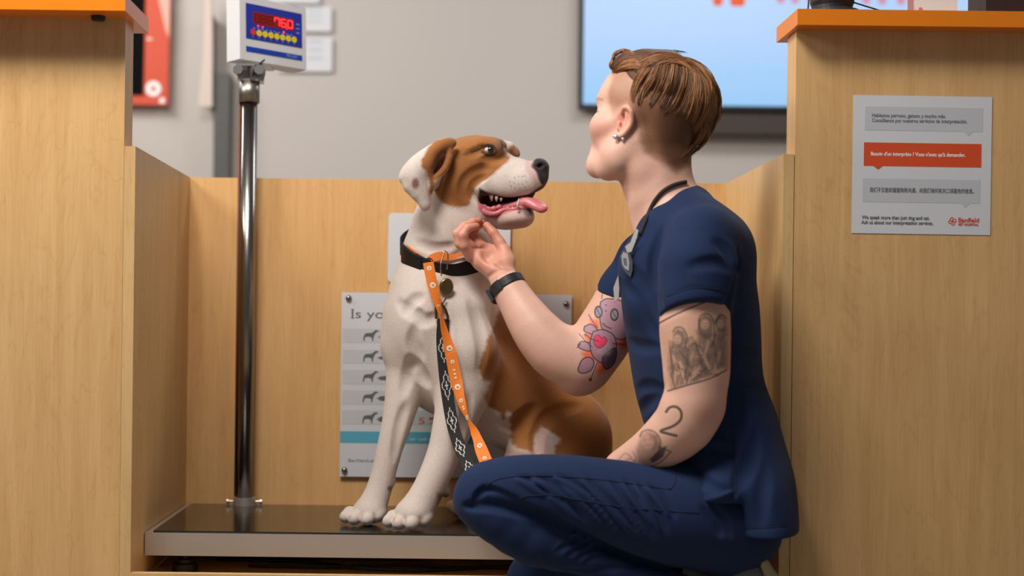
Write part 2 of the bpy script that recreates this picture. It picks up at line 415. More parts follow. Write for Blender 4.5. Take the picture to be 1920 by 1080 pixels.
# ------------------------------------------------------------------ language notice on the right counter
nt, w, h = board('language_notice', (1601, 178), (1861, 182), (1596, 437), -.0012, label='square white paper notice with grey and red-orange speech bubbles on the right counter', cat='notice')
plate('sheet', [rect(-w / 2, w / 2, -h / 2, h / 2)], -.0006, 0, PAPER, nt)
def nx(x): return (x - 65) / (1003 - 65) * w - w / 2
def ny(y): return h / 2 - (y - 68) / (1008 - 68) * h
t_ = .0003
plate('grey_bubble', [rect(nx(142), nx(940), ny(306), ny(144)), [(nx(812), ny(306)), (nx(845), ny(336)), (nx(878), ny(306))]], 0, t_, GREYP, nt)
plate('red_bubble', [rect(nx(140), nx(935), ny(549), ny(389)), [(nx(205), ny(549)), (nx(238), ny(574)), (nx(270), ny(549))]], 0, t_, REDINK, nt)
plate('grey_bubble', [rect(nx(134), nx(930), ny(794), ny(634)), [(nx(800), ny(794)), (nx(830), ny(824)), (nx(862), ny(794))]], 0, t_, GREYP, nt)
def fit(name, body, x0, x1, ybase, size, m, par, w_=.0003, bold=0.0, fx=nx, fy=ny, **k):
    o = text(name, body, size, 0, 0, m, par, 0, bold=bold, **k)
    xs = [v.co.x for v in o.data.vertices]
    if not xs: return o
    sc_ = (fx(x1) - fx(x0)) / (max(xs) - min(xs))
    o.data.transform(Matrix.Translation((fx(x0) - min(xs) * sc_, fy(ybase), w_ + .0001)) @ Matrix.Scale(sc_, 4, (1, 0, 0)))
    return o
SZ = .0105
fit('spanish_text', 'Hablamos perruno, gatuno y mucho más.', 192, 690, 216, SZ, DGREY, nt, bold=.00012)
fit('spanish_text', 'Consúltanos por nuestros servicios de interpretación.', 192, 836, 250, SZ, DGREY, nt, bold=.00012)
fit('french_text', "Besoin d'un interprète ? Vous n'avez qu'à demander.", 188, 828, 478, SZ, WHITEINK, nt, bold=.0002)
fit('chinese_text', '我们不仅能和猫猫狗狗沟通，向我们询问有关口译服务的信息。', 184, 888, 725, SZ, DGREY, nt, bold=.0001)
fit('english_text', 'We speak more than just dog and cat.', 132, 590, 910, SZ * .98, DGREY, nt, bold=.0001)
fit('english_text', 'Ask us about our interpretation services.', 130, 615, 944, SZ * .98, DGREY, nt, bold=.0001)
fit('logo_wordmark', 'Banfield', 786, 924, 922, .0125, REDINK, nt, bold=.0002)
fit('logo_wordmark', 'PET HOSPITAL', 786, 922, 946, .0068, REDINK, nt, bold=.00012)
def emblem(u, v, R):
    """four rounded lobes around a small cross"""
    out = []
    for k in range(4):
        a = math.pi / 2 * k + .25
        cx, cy = u + R * .52 * math.cos(a), v + R * .52 * math.sin(a)
        ang = [a - 1.9 + 3.8 * i / 12 for i in range(13)]
        outer = [(cx + R * .48 * math.cos(t), cy + R * .48 * math.sin(t)) for t in ang]
        inner = [(cx + R * .26 * math.cos(t), cy + R * .26 * math.sin(t)) for t in ang]
        for i in range(12): out.append([outer[i], outer[i + 1], inner[i + 1], inner[i]])
    out.append(rect(u - R * .12, u + R * .12, v - R * .5, v + R * .5)); out.append(rect(u - R * .5, u + R * .5, v - R * .12, v + R * .12))
    return out
plate('logo_emblem', emblem(nx(746), ny(918), w * .031), 0, t_, REDINK, nt)

# ------------------------------------------------------------------ signs on the back panel
YB = .5945
s1, w, h = board('rounded_wall_sign', (722, 377), (1001, 382), (722, 507), YB, label='small white rounded sign behind the dog, its lettering hidden but for one letter pair', cat='sign')
plate('panel', [rrect(w, h, .012)], 0, .004, PAPER, s1)
text('lettering', 'ED', .030, 0, 0, BLUEINK, s1, .0041, 'CENTER')
o = s1.children[-1]
fx1 = lambda x: (x - 722) / 279 * w - w / 2
xs = [v.co.x for v in o.data.vertices]
o.data.transform(Matrix.Translation((fx1(957) - max(xs), -h / 2 + h * (507 - 464) / 130, 0)) @ Matrix.Scale(.82, 4, (1, 0, 0)))
xs = [v.co.x for v in o.data.vertices]; o.data.transform(Matrix.Translation((fx1(957) - max(xs), 0, 0)))

s2, w, h = board('weight_chart_sign', (640, 548), (1071, 553), (638, 893), YB, label='large white chart sign with dog silhouettes and teal band, screwed behind the dog', cat='sign')
gx = lambda x: (x - 639) / 431.5 * w - w / 2
gy = lambda y: h / 2 - (y - 548) / 345 * h
plate('panel', [rect(-w / 2, w / 2, -h / 2, h / 2)], 0, .004, PAPER, s2)
plate('shaded_row', [rect(gx(642), gx(1068), gy(y1), gy(y0)) for y0, y1 in ((616, 642), (655, 681), (693, 720), (731, 758), (768, 795))], .004, .0043, mat('pale_grey_print', srgb(200, 202, 206), .5), s2)
plate('teal_band', [rect(-w / 2, w / 2, gy(830), gy(808))], .004, .0043, TEALINK, s2)
DOG = [(0, 0), (1.5, 0), (2.2, 6), (3.5, 7.5), (9, 8), (13, 6.5), (14, 0), (15.6, 0), (16.2, 7), (19, 14), (22, 17), (25, 17.2), (24.5, 18.8), (21, 20.2), (18.5, 19.6), (16, 16.8), (13, 14.8), (4, 14.2), (1.4, 12), (-.2, 7), (-.5, 3)]
TOPV = [(0, 0), (3, .6), (6, 2.4), (14, 3), (22, 2.6), (24, 0), (22, -2.6), (14, -3), (6, -2.4), (3, -.6)]
k_ = w / 431.5
for i, yb in enumerate((639, 678, 716, 754, 793)):
    fat = 1 + .08 * i
    plate('dog_silhouette', [[(gx(681) + u * k_ * 1.15, gy(yb) + v * k_ * (1.05)) for u, v in DOG]], .0043, .0046, DGREY, s2)
    plate('top_view_silhouette', [[(gx(706) + u * k_ * 1.2, gy(yb - 8) + v * k_ * (.9 + .25 * i)) for u, v in TOPV]], .0043, .0046, DGREY, s2)
    if i < 3: continue
    fit('row_number', str(i + 1), 786, 797, yb, .022, REDINK, s2, .0044, fx=gx, fy=gy)
    fit('row_text', 'Markedly' if i == 4 else 'Over', 806, 806 + (46 if i == 4 else 26), yb - 8, .0095, REDINK, s2, .0044, bold=.0002, fx=gx, fy=gy)
    plate('row_caption', [rect(gx(806), gx(886), gy(yb - 1), gy(yb - 3))], .0043, .0046, mat('pale_caption', srgb(160, 162, 166), .6), s2)
fit('heading', 'Is your', 658, 750, 596, .030, DGREY, s2, .0042, fx=gx, fy=gy)
plate('heading_serif', [rect(gx(656.5), gx(663), gy(596.6), gy(595.6)), rect(gx(656.5), gx(663), gy(580.2), gy(579.2))], .0043, .0046, DGREY, s2)
fit('band_text', 'or call us', 770, 816, 824, .010, WHITEINK, s2, .0044, fx=gx, fy=gy)
fit('web_address', 'BanfieldLearning.com', 655, 752, 865, .010, mat('web_ink', srgb(150, 152, 156), .6), s2, .0044, fx=gx, fy=gy)
for (x, y) in ((652, 559), (1060, 565), (648, 881), (1055, 886)):
    bm = bmesh.new(); lathe(bm, [(0, .0125), (.004, .0118), (.0068, .0085), (.0075, .004)], 20, Matrix.Translation((gx(x), gy(y), 0)))
    from_bm('dome_screw', bm, CHROME, s2, smooth=True)

# ------------------------------------------------------------------ things on the far wall
YW = 3.19
po, w, h = board('orange_poster_board', (215, -110), (318, -108), (214, 195), YW - .05, label='orange poster board with white paw emblem on the far wall behind the left counter', cat='poster')
plate('panel', [rect(-w / 2, w / 2, -h / 2, h / 2)], -.02, 0, mat('poster_orange', srgb(208, 74, 40), .6), po)
qx = lambda x: (x - 214.5) / 103 * w - w / 2
qy = lambda y: h / 2 - (y + 109) / 304 * h
plate('black_strip', [rect(qx(225), qx(271), qy(177), qy(-90))], 0, .008, mat('matt_black', (.004, .004, .004), .9, spec=.1), po)
plate('pale_triangle', [[(qx(292), qy(-20)), (qx(318), qy(-20)), (qx(318), qy(70)), (qx(311), qy(56))]], 0, .002, mat('poster_pink', srgb(232, 164, 146), .5), po)
plate('emblem', [disc(qx(290), qy(165), .032), disc(qx(307), qy(187), .012), rect(qx(276), qx(286), qy(74), qy(71))], 0, .002, WHITEINK, po)
plate('emblem_centre', [disc(qx(290), qy(165), .012)], .002, .004, mat('poster_orange2', srgb(226, 120, 80), .5), po)
for i, (x0, x1, y0, y1) in enumerate(((505, 600, -50, 6), (520, 622, 12, 59), (520, 623, 70, 134))):
    cd, w, h = board('wall_card', (x0, y0), (x1, y0 + 1), (x0, y1), YW - .004,
                     label=['white card at the top of the stack on the far wall above the scale display', 'middle white card on the far wall, partly behind the scale display', 'lowest white card on the far wall, partly behind the scale display'][i], cat='card', group='white cards on the far wall')
    plate('sheet', [rrect(w, h, .008)], 0, .003, mat('card_white', srgb(216, 216, 220), .6), cd)
    plate('print_block', [rect(w * .05, w * .32, h * (.32 - .24 * j), h * (.32 - .24 * j) + h * .12) for j in range(3)], .003, .0035, mat('card_grey', srgb(196, 199, 208), .6), cd)
# blurred post and hanging strip beside it
box('grey_wall_post', P(401, 200, YW - .1).x, P(430, 200, YW - .1).x, YW - .1, YW - .005, P(415, 500, YW - .1).z, P(415, 137, YW - .1).z, mat('post_grey', srgb(84, 82, 79), .6), bevel=.004,
    label='slim grey post standing against the far wall beside the scale pole', cat='post')
bm = bmesh.new()
a = [P(*p, YW - .12) for p in ((384, -10), (396, -10), (398, 60), (398, 200), (371, 200), (380, 110))]
f0 = [bm.verts.new(v) for v in a]; f1 = [bm.verts.new(v + Vector((0, .02, 0))) for v in a]
bm.faces.new(f0); bm.faces.new(f1[::-1])
for i in range(6): bm.faces.new([f0[i], f1[i], f1[(i + 1) % 6], f0[(i + 1) % 6]])
from_bm('hanging_strip', bm, mat('strip_beige', srgb(214, 196, 184), .7), label='pale beige strip hanging on the far wall left of the scale pole', cat='hanging strip')
box('strip_shadow_bar', P(388, 0, YW - .06).x, P(401, 0, YW - .06).x, YW - .09, YW - .004, P(396, 200, YW - .06).z, P(396, 30, YW - .06).z, mat('strip_shadow_grey', srgb(120, 118, 118), .6), label='narrow dark grey bar on the far wall in place of the shadow of the pale hanging strip', cat='shadow bar')  # shadow to the right of the hanging strip, built as a grey bar
# television
tv, w, h = board('wall_television', (1090, -420), (1855, -411), (1087, 203), YW - .06, label='large wall television showing a pale blue screen with orange shapes', cat='television')
box('casing', -w / 2, w / 2, -h / 2, h / 2, -.05, 0, BLACK, tv, bevel=.004)
bz = .018
SCR = bpy.data.materials.new('screen_glow'); SCR.use_nodes = True
nn = SCR.node_tree; bs = nn.nodes['Principled BSDF']; bs.inputs['Base Color'].default_value = (.01, .01, .01, 1); bs.inputs['Roughness'].default_value = .3
g = nn.nodes.new('ShaderNodeTexCoord'); sp = nn.nodes.new('ShaderNodeSeparateXYZ'); nn.links.new(g.outputs['Generated'], sp.inputs[0])
cr2 = nn.nodes.new('ShaderNodeValToRGB'); nn.links.new(sp.outputs['Y'], cr2.inputs[0])
cr2.color_ramp.elements[0].color = (*srgb(156, 206, 250), 1); cr2.color_ramp.elements[1].color = (*srgb(182, 213, 255), 1); cr2.color_ramp.elements[1].position = .22
nn.links.new(cr2.outputs[0], bs.inputs['Emission Color']); bs.inputs['Emission Strength'].default_value = .97
plate('screen', [rect(-w / 2 + bz, w / 2 - bz, -h / 2 + bz, h / 2 - bz)], 0, .002, SCR, tv)
tx = lambda x: (x - 1088.5) / 765 * w - w / 2
ty = lambda y: h / 2 - (y + 420) / 623 * h
OG = mat('screen_orange', (0, 0, 0), .5, emit=srgb(235, 92, 40), estr=.95)
plate('screen_logo', [rrect(.042, .10, .018, tx(1347), ty(-14)), rrect(.062, .10, .015, tx(1384), ty(-14))], .002, .003, OG, tv)
PK = mat('screen_lettering', (0, 0, 0), .5, emit=srgb(214, 150, 180), estr=.95)
for x in (1465, 1492, 1522, 1560, 1590, 1625, 1655, 1690): plate('screen_letter', [rrect(.034, .05, .012, tx(x), ty(-9))], .002, .003, PK, tv)
box('tv_shadow_strip', P(1240, 228, YW - .1).x, P(1800, 228, YW - .1).x, YW - .09, YW - .002, P(1400, 250, YW - .1).z, P(1400, 214, YW - .1).z, mat('tv_shadow_brown', srgb(70, 58, 52), .7), bevel=.004,
    label='dark brown strip in place of the shadow under the wall television', cat='shadow strip')  # solid dark strip where only the television's soft shadow falls on the wall

# ------------------------------------------------------------------ objects on the right ledge
zl = 1.2885 + .031
def ledge_item(px, Y): return Vector((((px - U0) * CR + (20 - V0) * SR) / sY(Y), Y, zl))
c = ledge_item(1560, .03)
ph = empty('card_reader_stand', tuple(c), label='black round-based stand on the right orange ledge', cat='stand')
bm = bmesh.new(); lathe(bm, [(0.055, 0), (.058, .004), (.054, .012), (.042, .016), (0, .016)], 40); from_bm('base', bm, mat('grey_black', (.03, .03, .032), .35), ph, smooth=False)
bm = bmesh.new(); lathe(bm, [(.040, .016), (.040, .022), (.043, .03), (.043, .06), (.02, .09), (0, .1)], 32); from_bm('body', bm, BLACK, ph)
bm = bmesh.new(); tube(bm, spline([(.03, -.02, .03), (.07, -.02, .018), (.12, -.02, .004), (.16, .0, .002)]), .0016, 8)
from_bm('cord', bm, BLACK, ph, smooth=True)
bm = bmesh.new(); tube(bm, spline([(-.056, -.03, .002), (-.054, -.03, .03), (-.050, -.02, .06)]), .0016, 8); from_bm('cord', bm, BLACK, ph, smooth=True)
c = ledge_item(1755, .0)
cdh = empty('leaflet_card', tuple(c), (math.radians(-6), 0, math.radians(-3)), label='small white leaflet with orange mark standing on the right orange ledge', cat='leaflet')
bm = bmesh.new(); prism(bm, rect(-.042, .042, 0, .10), -.0006, .0006, Matrix.Rotation(math.pi / 2, 4, 'X')); from_bm('card', bm, mat('leaflet_white', srgb(226, 220, 216), .6), cdh)
bm = bmesh.new()
for p_ in [disc(-.030, .0145, .0036), rect(-.024, .022, .0105, .0115), rect(-.032, .01, .006, .0068)]: prism(bm, p_, .0007, .0012, Matrix.Rotation(math.pi / 2, 4, 'X'))
from_bm('print', bm, mat('leaflet_print', srgb(216, 120, 100), .6), cdh)
bm = bmesh.new(); prism(bm, rect(-.055, -.043, 0, .1), .0, .0012, Matrix.Rotation(math.pi / 2, 4, 'X')); from_bm('side_flap', bm, mat('flap_pink', srgb(196, 140, 130), .6), cdh)
c = ledge_item(1880, .09)
box('dark_box', c.x - .06, c.x + .07, .02, .12, zl, zl + .12, mat('dark_brown_box', srgb(52, 34, 32), .6), bevel=.003, label='dark brown box at the right end of the right orange ledge', cat='box')
# ------------------------------------------------------------------ sculpting by smooth blending of tapered volumes
class Sculpt:
    def __init__(s, lo, hi, h):
        s.lo = np.array(lo, float); s.h = h
        s.n = np.ceil((np.array(hi, float) - s.lo) / h).astype(int) + 1
        s.d = np.full(tuple(s.n), 0.5, np.float32)
    def _win(s, lo, hi):
        i0 = np.clip(np.floor((np.array(lo) - s.lo) / s.h).astype(int), 0, s.n)
        i1 = np.clip(np.ceil((np.array(hi) - s.lo) / s.h).astype(int) + 1, 0, s.n)
        if (i1 <= i0).any(): return None
        ax = [(s.lo[k] + s.h * np.arange(i0[k], i1[k])).astype(np.float32) for k in range(3)]
        return (slice(i0[0], i1[0]), slice(i0[1], i1[1]), slice(i0[2], i1[2])), ax[0][:, None, None], ax[1][None, :, None], ax[2][None, None, :]
    def _mix(s, sl, v, k, mode):
        a = s.d[sl]; v = v.astype(np.float32)
        if mode == 'add':
            h = np.maximum(k - np.abs(a - v), 0) / k
            s.d[sl] = np.minimum(a, v) - h * h * k * .25
        else:
            h = np.maximum(k - np.abs(a + v), 0) / k
            s.d[sl] = np.maximum(a, -v) + h * h * k * .25
    def cone(s, a, b, ra, rb, k=.01, mode='add'):
        a = np.array(a, float); b = np.array(b, float); R_ = max(ra, rb) + k + 3 * s.h
        w = s._win(np.minimum(a, b) - R_, np.maximum(a, b) + R_)
        if w is None: return
        sl, X, Y, Z = w
        ab = b - a; L2 = max(float(ab @ ab), 1e-12)
        t = np.clip(((X - a[0]) * ab[0] + (Y - a[1]) * ab[1] + (Z - a[2]) * ab[2]) / L2, 0, 1)
        v = np.sqrt((X - a[0] - t * ab[0]) ** 2 + (Y - a[1] - t * ab[1]) ** 2 + (Z - a[2] - t * ab[2]) ** 2) - (ra + t * (rb - ra))
        s._mix(sl, v, k, mode)
    def chain(s, pts, k=.01, mode='add', smooth=0):
        """pts: [(Vector, radius), ...]"""
        if smooth:
            q = spline([Vector((*p, r)).to_3d() if False else p for p, r in pts], smooth)
            rr = []
            for i in range(len(pts) - 1):
                for j in range(smooth):
                    t = j / smooth; rr.append(pts[i][1] * (1 - t) + pts[i + 1][1] * t)
            rr.append(pts[-1][1]); pts = list(zip(q, rr))
        for (a, ra), (b, rb) in zip(pts, pts[1:]): s.cone(a, b, ra, rb, k, mode)
    def ell(s, c, r, rot=(0, 0, 0), k=.01, mode='add'):
        """ellipsoid, radii r, rotation euler in degrees"""
        c = np.array(c, float); r = np.array(r, float)
        M = np.array(Euler([math.radians(x) for x in rot]).to_matrix())
        ext = np.sqrt(((M * r) ** 2).sum(1)) + k + 3 * s.h
        w = s._win(c - ext, c + ext)
        if w is None: return
        sl, X, Y, Z = w
        X = X - c[0]; Y = Y - c[1]; Z = Z - c[2]
        q = [M[0, i] * X + M[1, i] * Y + M[2, i] * Z for i in range(3)]
        k0 = np.sqrt(sum((q[i] / r[i]) ** 2 for i in range(3)))
        k1 = np.sqrt(sum((q[i] / r[i] ** 2) ** 2 for i in range(3))) + 1e-9
        s._mix(sl, k0 * (k0 - 1) / k1, k, mode)
    def half(s, c, n, k=.004, lo=None, hi=None):
        """cut away the side the normal points to (inside an optional box)"""
        lo = s.lo if lo is None else lo; hi = (s.lo + s.h * s.n) if hi is None else hi
        w = s._win(lo, hi)
        if w is None: return
        sl, X, Y, Z = w; n = np.array(n, float); n /= np.linalg.norm(n)
        v = -((X - c[0]) * n[0] + (Y - c[1]) * n[1] + (Z - c[2]) * n[2]) + np.zeros(s.d[sl].shape)
        s._mix(sl, v, k, 'cut')
    def at(s, p):
        """trilinear distance lookup, points (N,3)"""
        g = (np.asarray(p, float) - s.lo) / s.h
        g = np.clip(g, 0, s.n - 1.001); i = g.astype(int); f = g - i; out = 0
        for dx in (0, 1):
            for dy in (0, 1):
                for dz in (0, 1):
                    wgt = (f[:, 0] if dx else 1 - f[:, 0]) * (f[:, 1] if dy else 1 - f[:, 1]) * (f[:, 2] if dz else 1 - f[:, 2])
                    out = out + wgt * s.d[i[:, 0] + dx, i[:, 1] + dy, i[:, 2] + dz]
        return out
    def hit(s, px, py, y0=None, y1=None, back=False, lift=0.0):
        """nearest surface point seen at photo pixel; lift moves it out along the surface normal"""
        y0 = s.lo[1] if y0 is None else y0; y1 = s.lo[1] + s.h * (s.n[1] - 1) if y1 is None else y1
        ys = np.arange(y0, y1, s.h * .5)
        if back: ys = ys[::-1]
        u, v = px - U0, py - V0; sc_ = F / (D + ys)
        pts = np.stack([(u * CR + v * SR) / sc_, ys, H - (-u * SR + v * CR) / sc_], 1)
        ok = ((pts > s.lo) & (pts < s.lo + s.h * (s.n - 1))).all(1)
        dv = np.where(ok, s.at(pts), .5)
        ins = np.where(dv < 0)[0]
        if len(ins) == 0: return None
        i = ins[0]
        if i == 0: p = pts[0]
        else:
            t = dv[i - 1] / (dv[i - 1] - dv[i] + 1e-12); p = pts[i - 1] + t * (pts[i] - pts[i - 1])
        n = s.normal(p)
        return Vector(p + n * lift)
    def normal(s, p):
        p = np.array(p, float); e = s.h * 1.2
        q = np.array([p + [e, 0, 0], p - [e, 0, 0], p + [0, e, 0], p - [0, e, 0], p + [0, 0, e], p - [0, 0, e]])
        v = s.at(q); n = np.array([v[0] - v[1], v[2] - v[3], v[4] - v[5]]); return n / (np.linalg.norm(n) + 1e-12)
    def crease(s, pix, r, depth=0.0, k=.006, mode='cut', step=3, y0=None, y1=None, **kw):
        """a fold line traced on the surface; mode 'cut' carves, 'add' raises"""
        pix = spline([Vector((x, y, 0)) for x, y in pix], 6) if len(pix) > 2 else [Vector((*p, 0)) for p in pix]
        pts = []
        for a, b in zip(pix, pix[1:]):
            m = max(1, int((b - a).length / 8))
            for j in range(m): pts.append(a + (b - a) * (j / m))
        pts.append(pix[-1])
        keep = s.d
        if getattr(s, 'ref', None) is not None: s.d = s.ref
        ps = [s.hit(p.x, p.y, y0, y1, **kw) for p in pts]
        ps = [p for p in ps if p is not None]
        n = len(ps)
        ns = [Vector(s.normal(p)) for p in ps]
        s.d = keep
        ps = [p - q * depth for p, q in zip(ps, ns)]
        last = None
        for i in range(n - 1):
            if (ps[i + 1] - ps[i]).length > .04: continue
            ta = math.sin(math.pi * min(1, max(0, (i + .5) / n))) ** .6
            tb = math.sin(math.pi * min(1, max(0, (i + 1.5) / n))) ** .6
            s.cone(ps[i], ps[i + 1], r * (.35 + .65 * ta), r * (.35 + .65 * tb), k, mode)
    def smooth(s, it=1):
        for _ in range(it):
            for ax in range(3):
                a = s.d; b = a.copy()
                sl = [slice(None)] * 3; l = list(sl); r = list(sl); c = list(sl)
                c[ax] = slice(1, -1); l[ax] = slice(0, -2); r[ax] = slice(2, None)
                b[tuple(c)] = .25 * a[tuple(l)] + .5 * a[tuple(c)] + .25 * a[tuple(r)]
                s.d = b
    def mesh(s, name):
        d = s.d; ins = d < 0
        nx_, ny_, nz_ = d.shape
        acc = np.zeros((nx_ - 1, ny_ - 1, nz_ - 1), np.int8)
        for dx in (0, 1):
            for dy in (0, 1):
                for dz in (0, 1): acc += ins[dx:nx_ - 1 + dx, dy:ny_ - 1 + dy, dz:nz_ - 1 + dz]
        cell = (acc > 0) & (acc < 8); del acc
        idx = np.argwhere(cell); vid = np.full(cell.shape, -1, np.int32); vid[cell] = np.arange(len(idx))
        sm_ = np.zeros((len(idx), 3)); cnt = np.zeros(len(idx))
        cor = [(a, b, c) for a in (0, 1) for b in (0, 1) for c in (0, 1)]
        val = {c: d[idx[:, 0] + c[0], idx[:, 1] + c[1], idx[:, 2] + c[2]] for c in cor}
        for a in cor:
            for ax in range(3):
                if a[ax]: continue
                b = list(a); b[ax] = 1; b = tuple(b)
                va, vb = val[a], val[b]; m = (va < 0) != (vb < 0)
                t = np.where(m, va / np.where(m, va - vb, 1), 0)
                p = np.tile(np.array(a, float), (len(idx), 1)); p[:, ax] = t
                sm_ += p * m[:, None]; cnt += m
        V = s.lo + s.h * (idx + sm_ / cnt[:, None])
        faces = []
        for ax in range(3):
            o1, o2 = [(1, 2), (2, 0), (0, 1)][ax]
            a = [slice(1, -1)] * 3; a[ax] = slice(0, -1); b = [slice(1, -1)] * 3; b[ax] = slice(1, None)
            A_, B_ = ins[tuple(a)], ins[tuple(b)]
            e = np.argwhere(A_ != B_)
            g = e.copy(); 
            for k in range(3):
                if k != ax: g[:, k] += 1
            fl = A_[e[:, 0], e[:, 1], e[:, 2]]
            def vv(d1, d2):
                q = g.copy(); q[:, o1] -= d1; q[:, o2] -= d2
                return vid[q[:, 0], q[:, 1], q[:, 2]]
            Q = np.stack([vv(1, 1), vv(0, 1), vv(0, 0), vv(1, 0)], 1)
            Q[~fl] = Q[~fl][:, ::-1]
            faces.append(Q)
        Fc = np.concatenate(faces); Fc = Fc[(Fc >= 0).all(1)]
        me = bpy.data.meshes.new(name)
        me.vertices.add(len(V)); me.vertices.foreach_set('co', V.ravel())
        me.loops.add(Fc.size); me.loops.foreach_set('vertex_index', Fc.ravel().astype(np.int32))
        me.polygons.add(len(Fc)); me.polygons.foreach_set('loop_start', (np.arange(len(Fc)) * 4).astype(np.int32))
        me.update(calc_edges=True); me.validate()
        return me

def refine(me, boxes, cuts=1):
    """finer mesh inside photo-pixel boxes"""
    bm = bmesh.new(); bm.from_mesh(me)
    co = np.array([v.co for v in bm.verts]); q = proj(co)
    sel = np.zeros(len(co), bool)
    for x0, y0, x1, y1, ymax in boxes: sel |= (q[:, 0] > x0) & (q[:, 0] < x1) & (q[:, 1] > y0) & (q[:, 1] < y1) & (co[:, 1] < ymax)
    bm.verts.ensure_lookup_table()
    es = [e for e in bm.edges if sel[e.verts[0].index] and sel[e.verts[1].index]]
    bmesh.ops.subdivide_edges(bm, edges=es, cuts=cuts, use_grid_fill=True, smooth=0.0)
    bm.to_mesh(me); bm.free()
def coords(me):
    a = np.empty(len(me.vertices) * 3); me.vertices.foreach_get('co', a); return a.reshape(-1, 3)
def poly_sd(q, poly):
    """signed pixel distance to a polygon (negative inside)"""
    p = np.array(poly, float); n = len(p); dmin = np.full(len(q), 1e9); ins = np.zeros(len(q), bool)
    for i in range(n):
        a, b = p[i], p[(i + 1) % n]; ab = b - a
        t = np.clip(((q - a) @ ab) / max(ab @ ab, 1e-9), 0, 1)
        dmin = np.minimum(dmin, np.linalg.norm(q - a - t[:, None] * ab, axis=1))
        c = ((a[1] > q[:, 1]) != (b[1] > q[:, 1])) & (q[:, 0] < (b[0] - a[0]) * (q[:, 1] - a[1]) / ((b[1] - a[1]) if b[1] != a[1] else 1e-9) + a[0])
        ins ^= c
    return np.where(ins, -dmin, dmin)
def line_sd(q, pts, closed=False):
    p = np.array(pts, float); n = len(p); dmin = np.full(len(q), 1e9)
    for i in range(n if closed else n - 1):
        a, b = p[i], p[(i + 1) % n]; ab = b - a
        t = np.clip(((q - a) @ ab) / max(ab @ ab, 1e-9), 0, 1)
        dmin = np.minimum(dmin, np.linalg.norm(q - a - t[:, None] * ab, axis=1))
    return dmin
class Paint:
    def __init__(s, me, base):
        s.me = me; s.co = coords(me); s.q = proj(s.co); s.c = np.tile(np.array(base, float), (len(s.co), 1))
        rng = np.random.RandomState(5); x = s.co
        s.nz = sum(np.sin(x @ rng.normal(size=3) * f + rng.rand() * 6) for f in (60, 110, 170, 260, 420, 700)) / 6
    def blend(s, m, color, amt=1.0, mask=None):
        m = np.clip(m, 0, 1) * amt
        if mask is not None: m = m * mask
        s.c = s.c * (1 - m[:, None]) + np.array(color) * m[:, None]
    def near(s, pts, pad):
        p = np.array(pts, float); lo, hi = p.min(0) - pad, p.max(0) + pad
        return np.where((s.q[:, 0] > lo[0]) & (s.q[:, 0] < hi[0]) & (s.q[:, 1] > lo[1]) & (s.q[:, 1] < hi[1]))[0]
    def put(s, i, m, color, amt, mask):
        m = np.clip(m, 0, 1) * amt
        if mask is not None: m = m * mask[i]
        s.c[i] = s.c[i] * (1 - m[:, None]) + np.array(color) * m[:, None]
    def poly(s, poly, color, soft=3, amt=1.0, rag=0.0, mask=None, sm=False):
        if sm: poly = [(v.x, v.y) for v in spline([Vector((*p, 0)) for p in poly + [poly[0]]], 5)[:-1]]
        i = s.near(poly, soft + rag + 2)
        s.put(i, .5 - (poly_sd(s.q[i], poly) + rag * s.nz[i]) / soft, color, amt, mask)
    def line(s, pts, wid, color, soft=1.2, amt=1.0, closed=False, mask=None, sm=True):
        if sm and len(pts) > 2:
            pts = [(v.x, v.y) for v in spline([Vector((*p, 0)) for p in (pts + [pts[0]] if closed else pts)], 5)]
        i = s.near(pts, wid + soft + 1)
        s.put(i, .5 - (line_sd(s.q[i], pts) - wid / 2) / soft, color, amt, mask)
    def dot(s, x, y, r, color, soft=2, amt=1.0, mask=None, ry=None):
        i = s.near([(x, y)], max(r, ry or 0) * 2 + soft * 2)
        dd = np.sqrt((s.q[i, 0] - x) ** 2 + ((s.q[i, 1] - y) * (r / ry if ry else 1)) ** 2)
        s.put(i, .5 - (dd - r) / soft, color, amt, mask)
    def done(s):
        a = s.me.color_attributes.new('Col', 'FLOAT_COLOR', 'POINT')
        a.data.foreach_set('color', np.concatenate([s.c, np.ones((len(s.c), 1))], 1).astype(np.float32).ravel())
def R(px, Y): return px / sY(Y)
def C(px, py, Y, r): return (P(px, py, Y), r / sY(Y))      # a joint: photo position, depth, radius in pixels at that depth
# ------------------------------------------------------------------ dog
dog = empty('dog', tuple(P(800, 985, .35)), label='brown and white dog sitting on the scale, mouth open, looking up at the kneeling person', cat='dog')
dg_ = Sculpt((-.27, .08, zp1 - .004), (.40, .60, 1.13), .003)
S = dg_
# trunk: chest towards the lens, hips back right
S.chain([C(812, 560, .36, 74), C(822, 640, .36, 80), C(865, 700, .37, 80), C(935, 750, .40, 74), C(1005, 780, .43, 76)], .05)
S.ell(P(797, 590, .335), (.076, .11, .12), (0, 12, 0), .045)
S.ell(P(820, 660, .35), (.082, .11, .12), (0, 10, 0), .04)
S.ell(P(776, 612, .33), (.050, .08, .10), (0, 8, 0), .04)
S.chain([C(905, 590, .43, 48), C(955, 665, .44, 62), C(1025, 760, .45, 74)], .05)      # back line
S.chain([C(1030, 800, .44, 80), C(1060, 840, .44, 78), C(1070, 910, .45, 66)], .05)      # rump
S.ell(P(1075, 812, .38), (.084, .07, .100), (0, -18, 0), .025)                        # near thigh
S.chain([C(1060, 880, .36, 55), C(1000, 935, .33, 30), C(930, 962, .30, 20)], .03)     # stifle, shank
S.chain([C(1000, 955, .34, 26), C(900, 962, .36, 16), C(862, 955, .375, 13), C(848, 948, .38, 11)], .012)     # rear foot
S.chain([C(1010, 830, .36, 46), C(985, 880, .33, 40), C(960, 930, .32, 28)], .03)
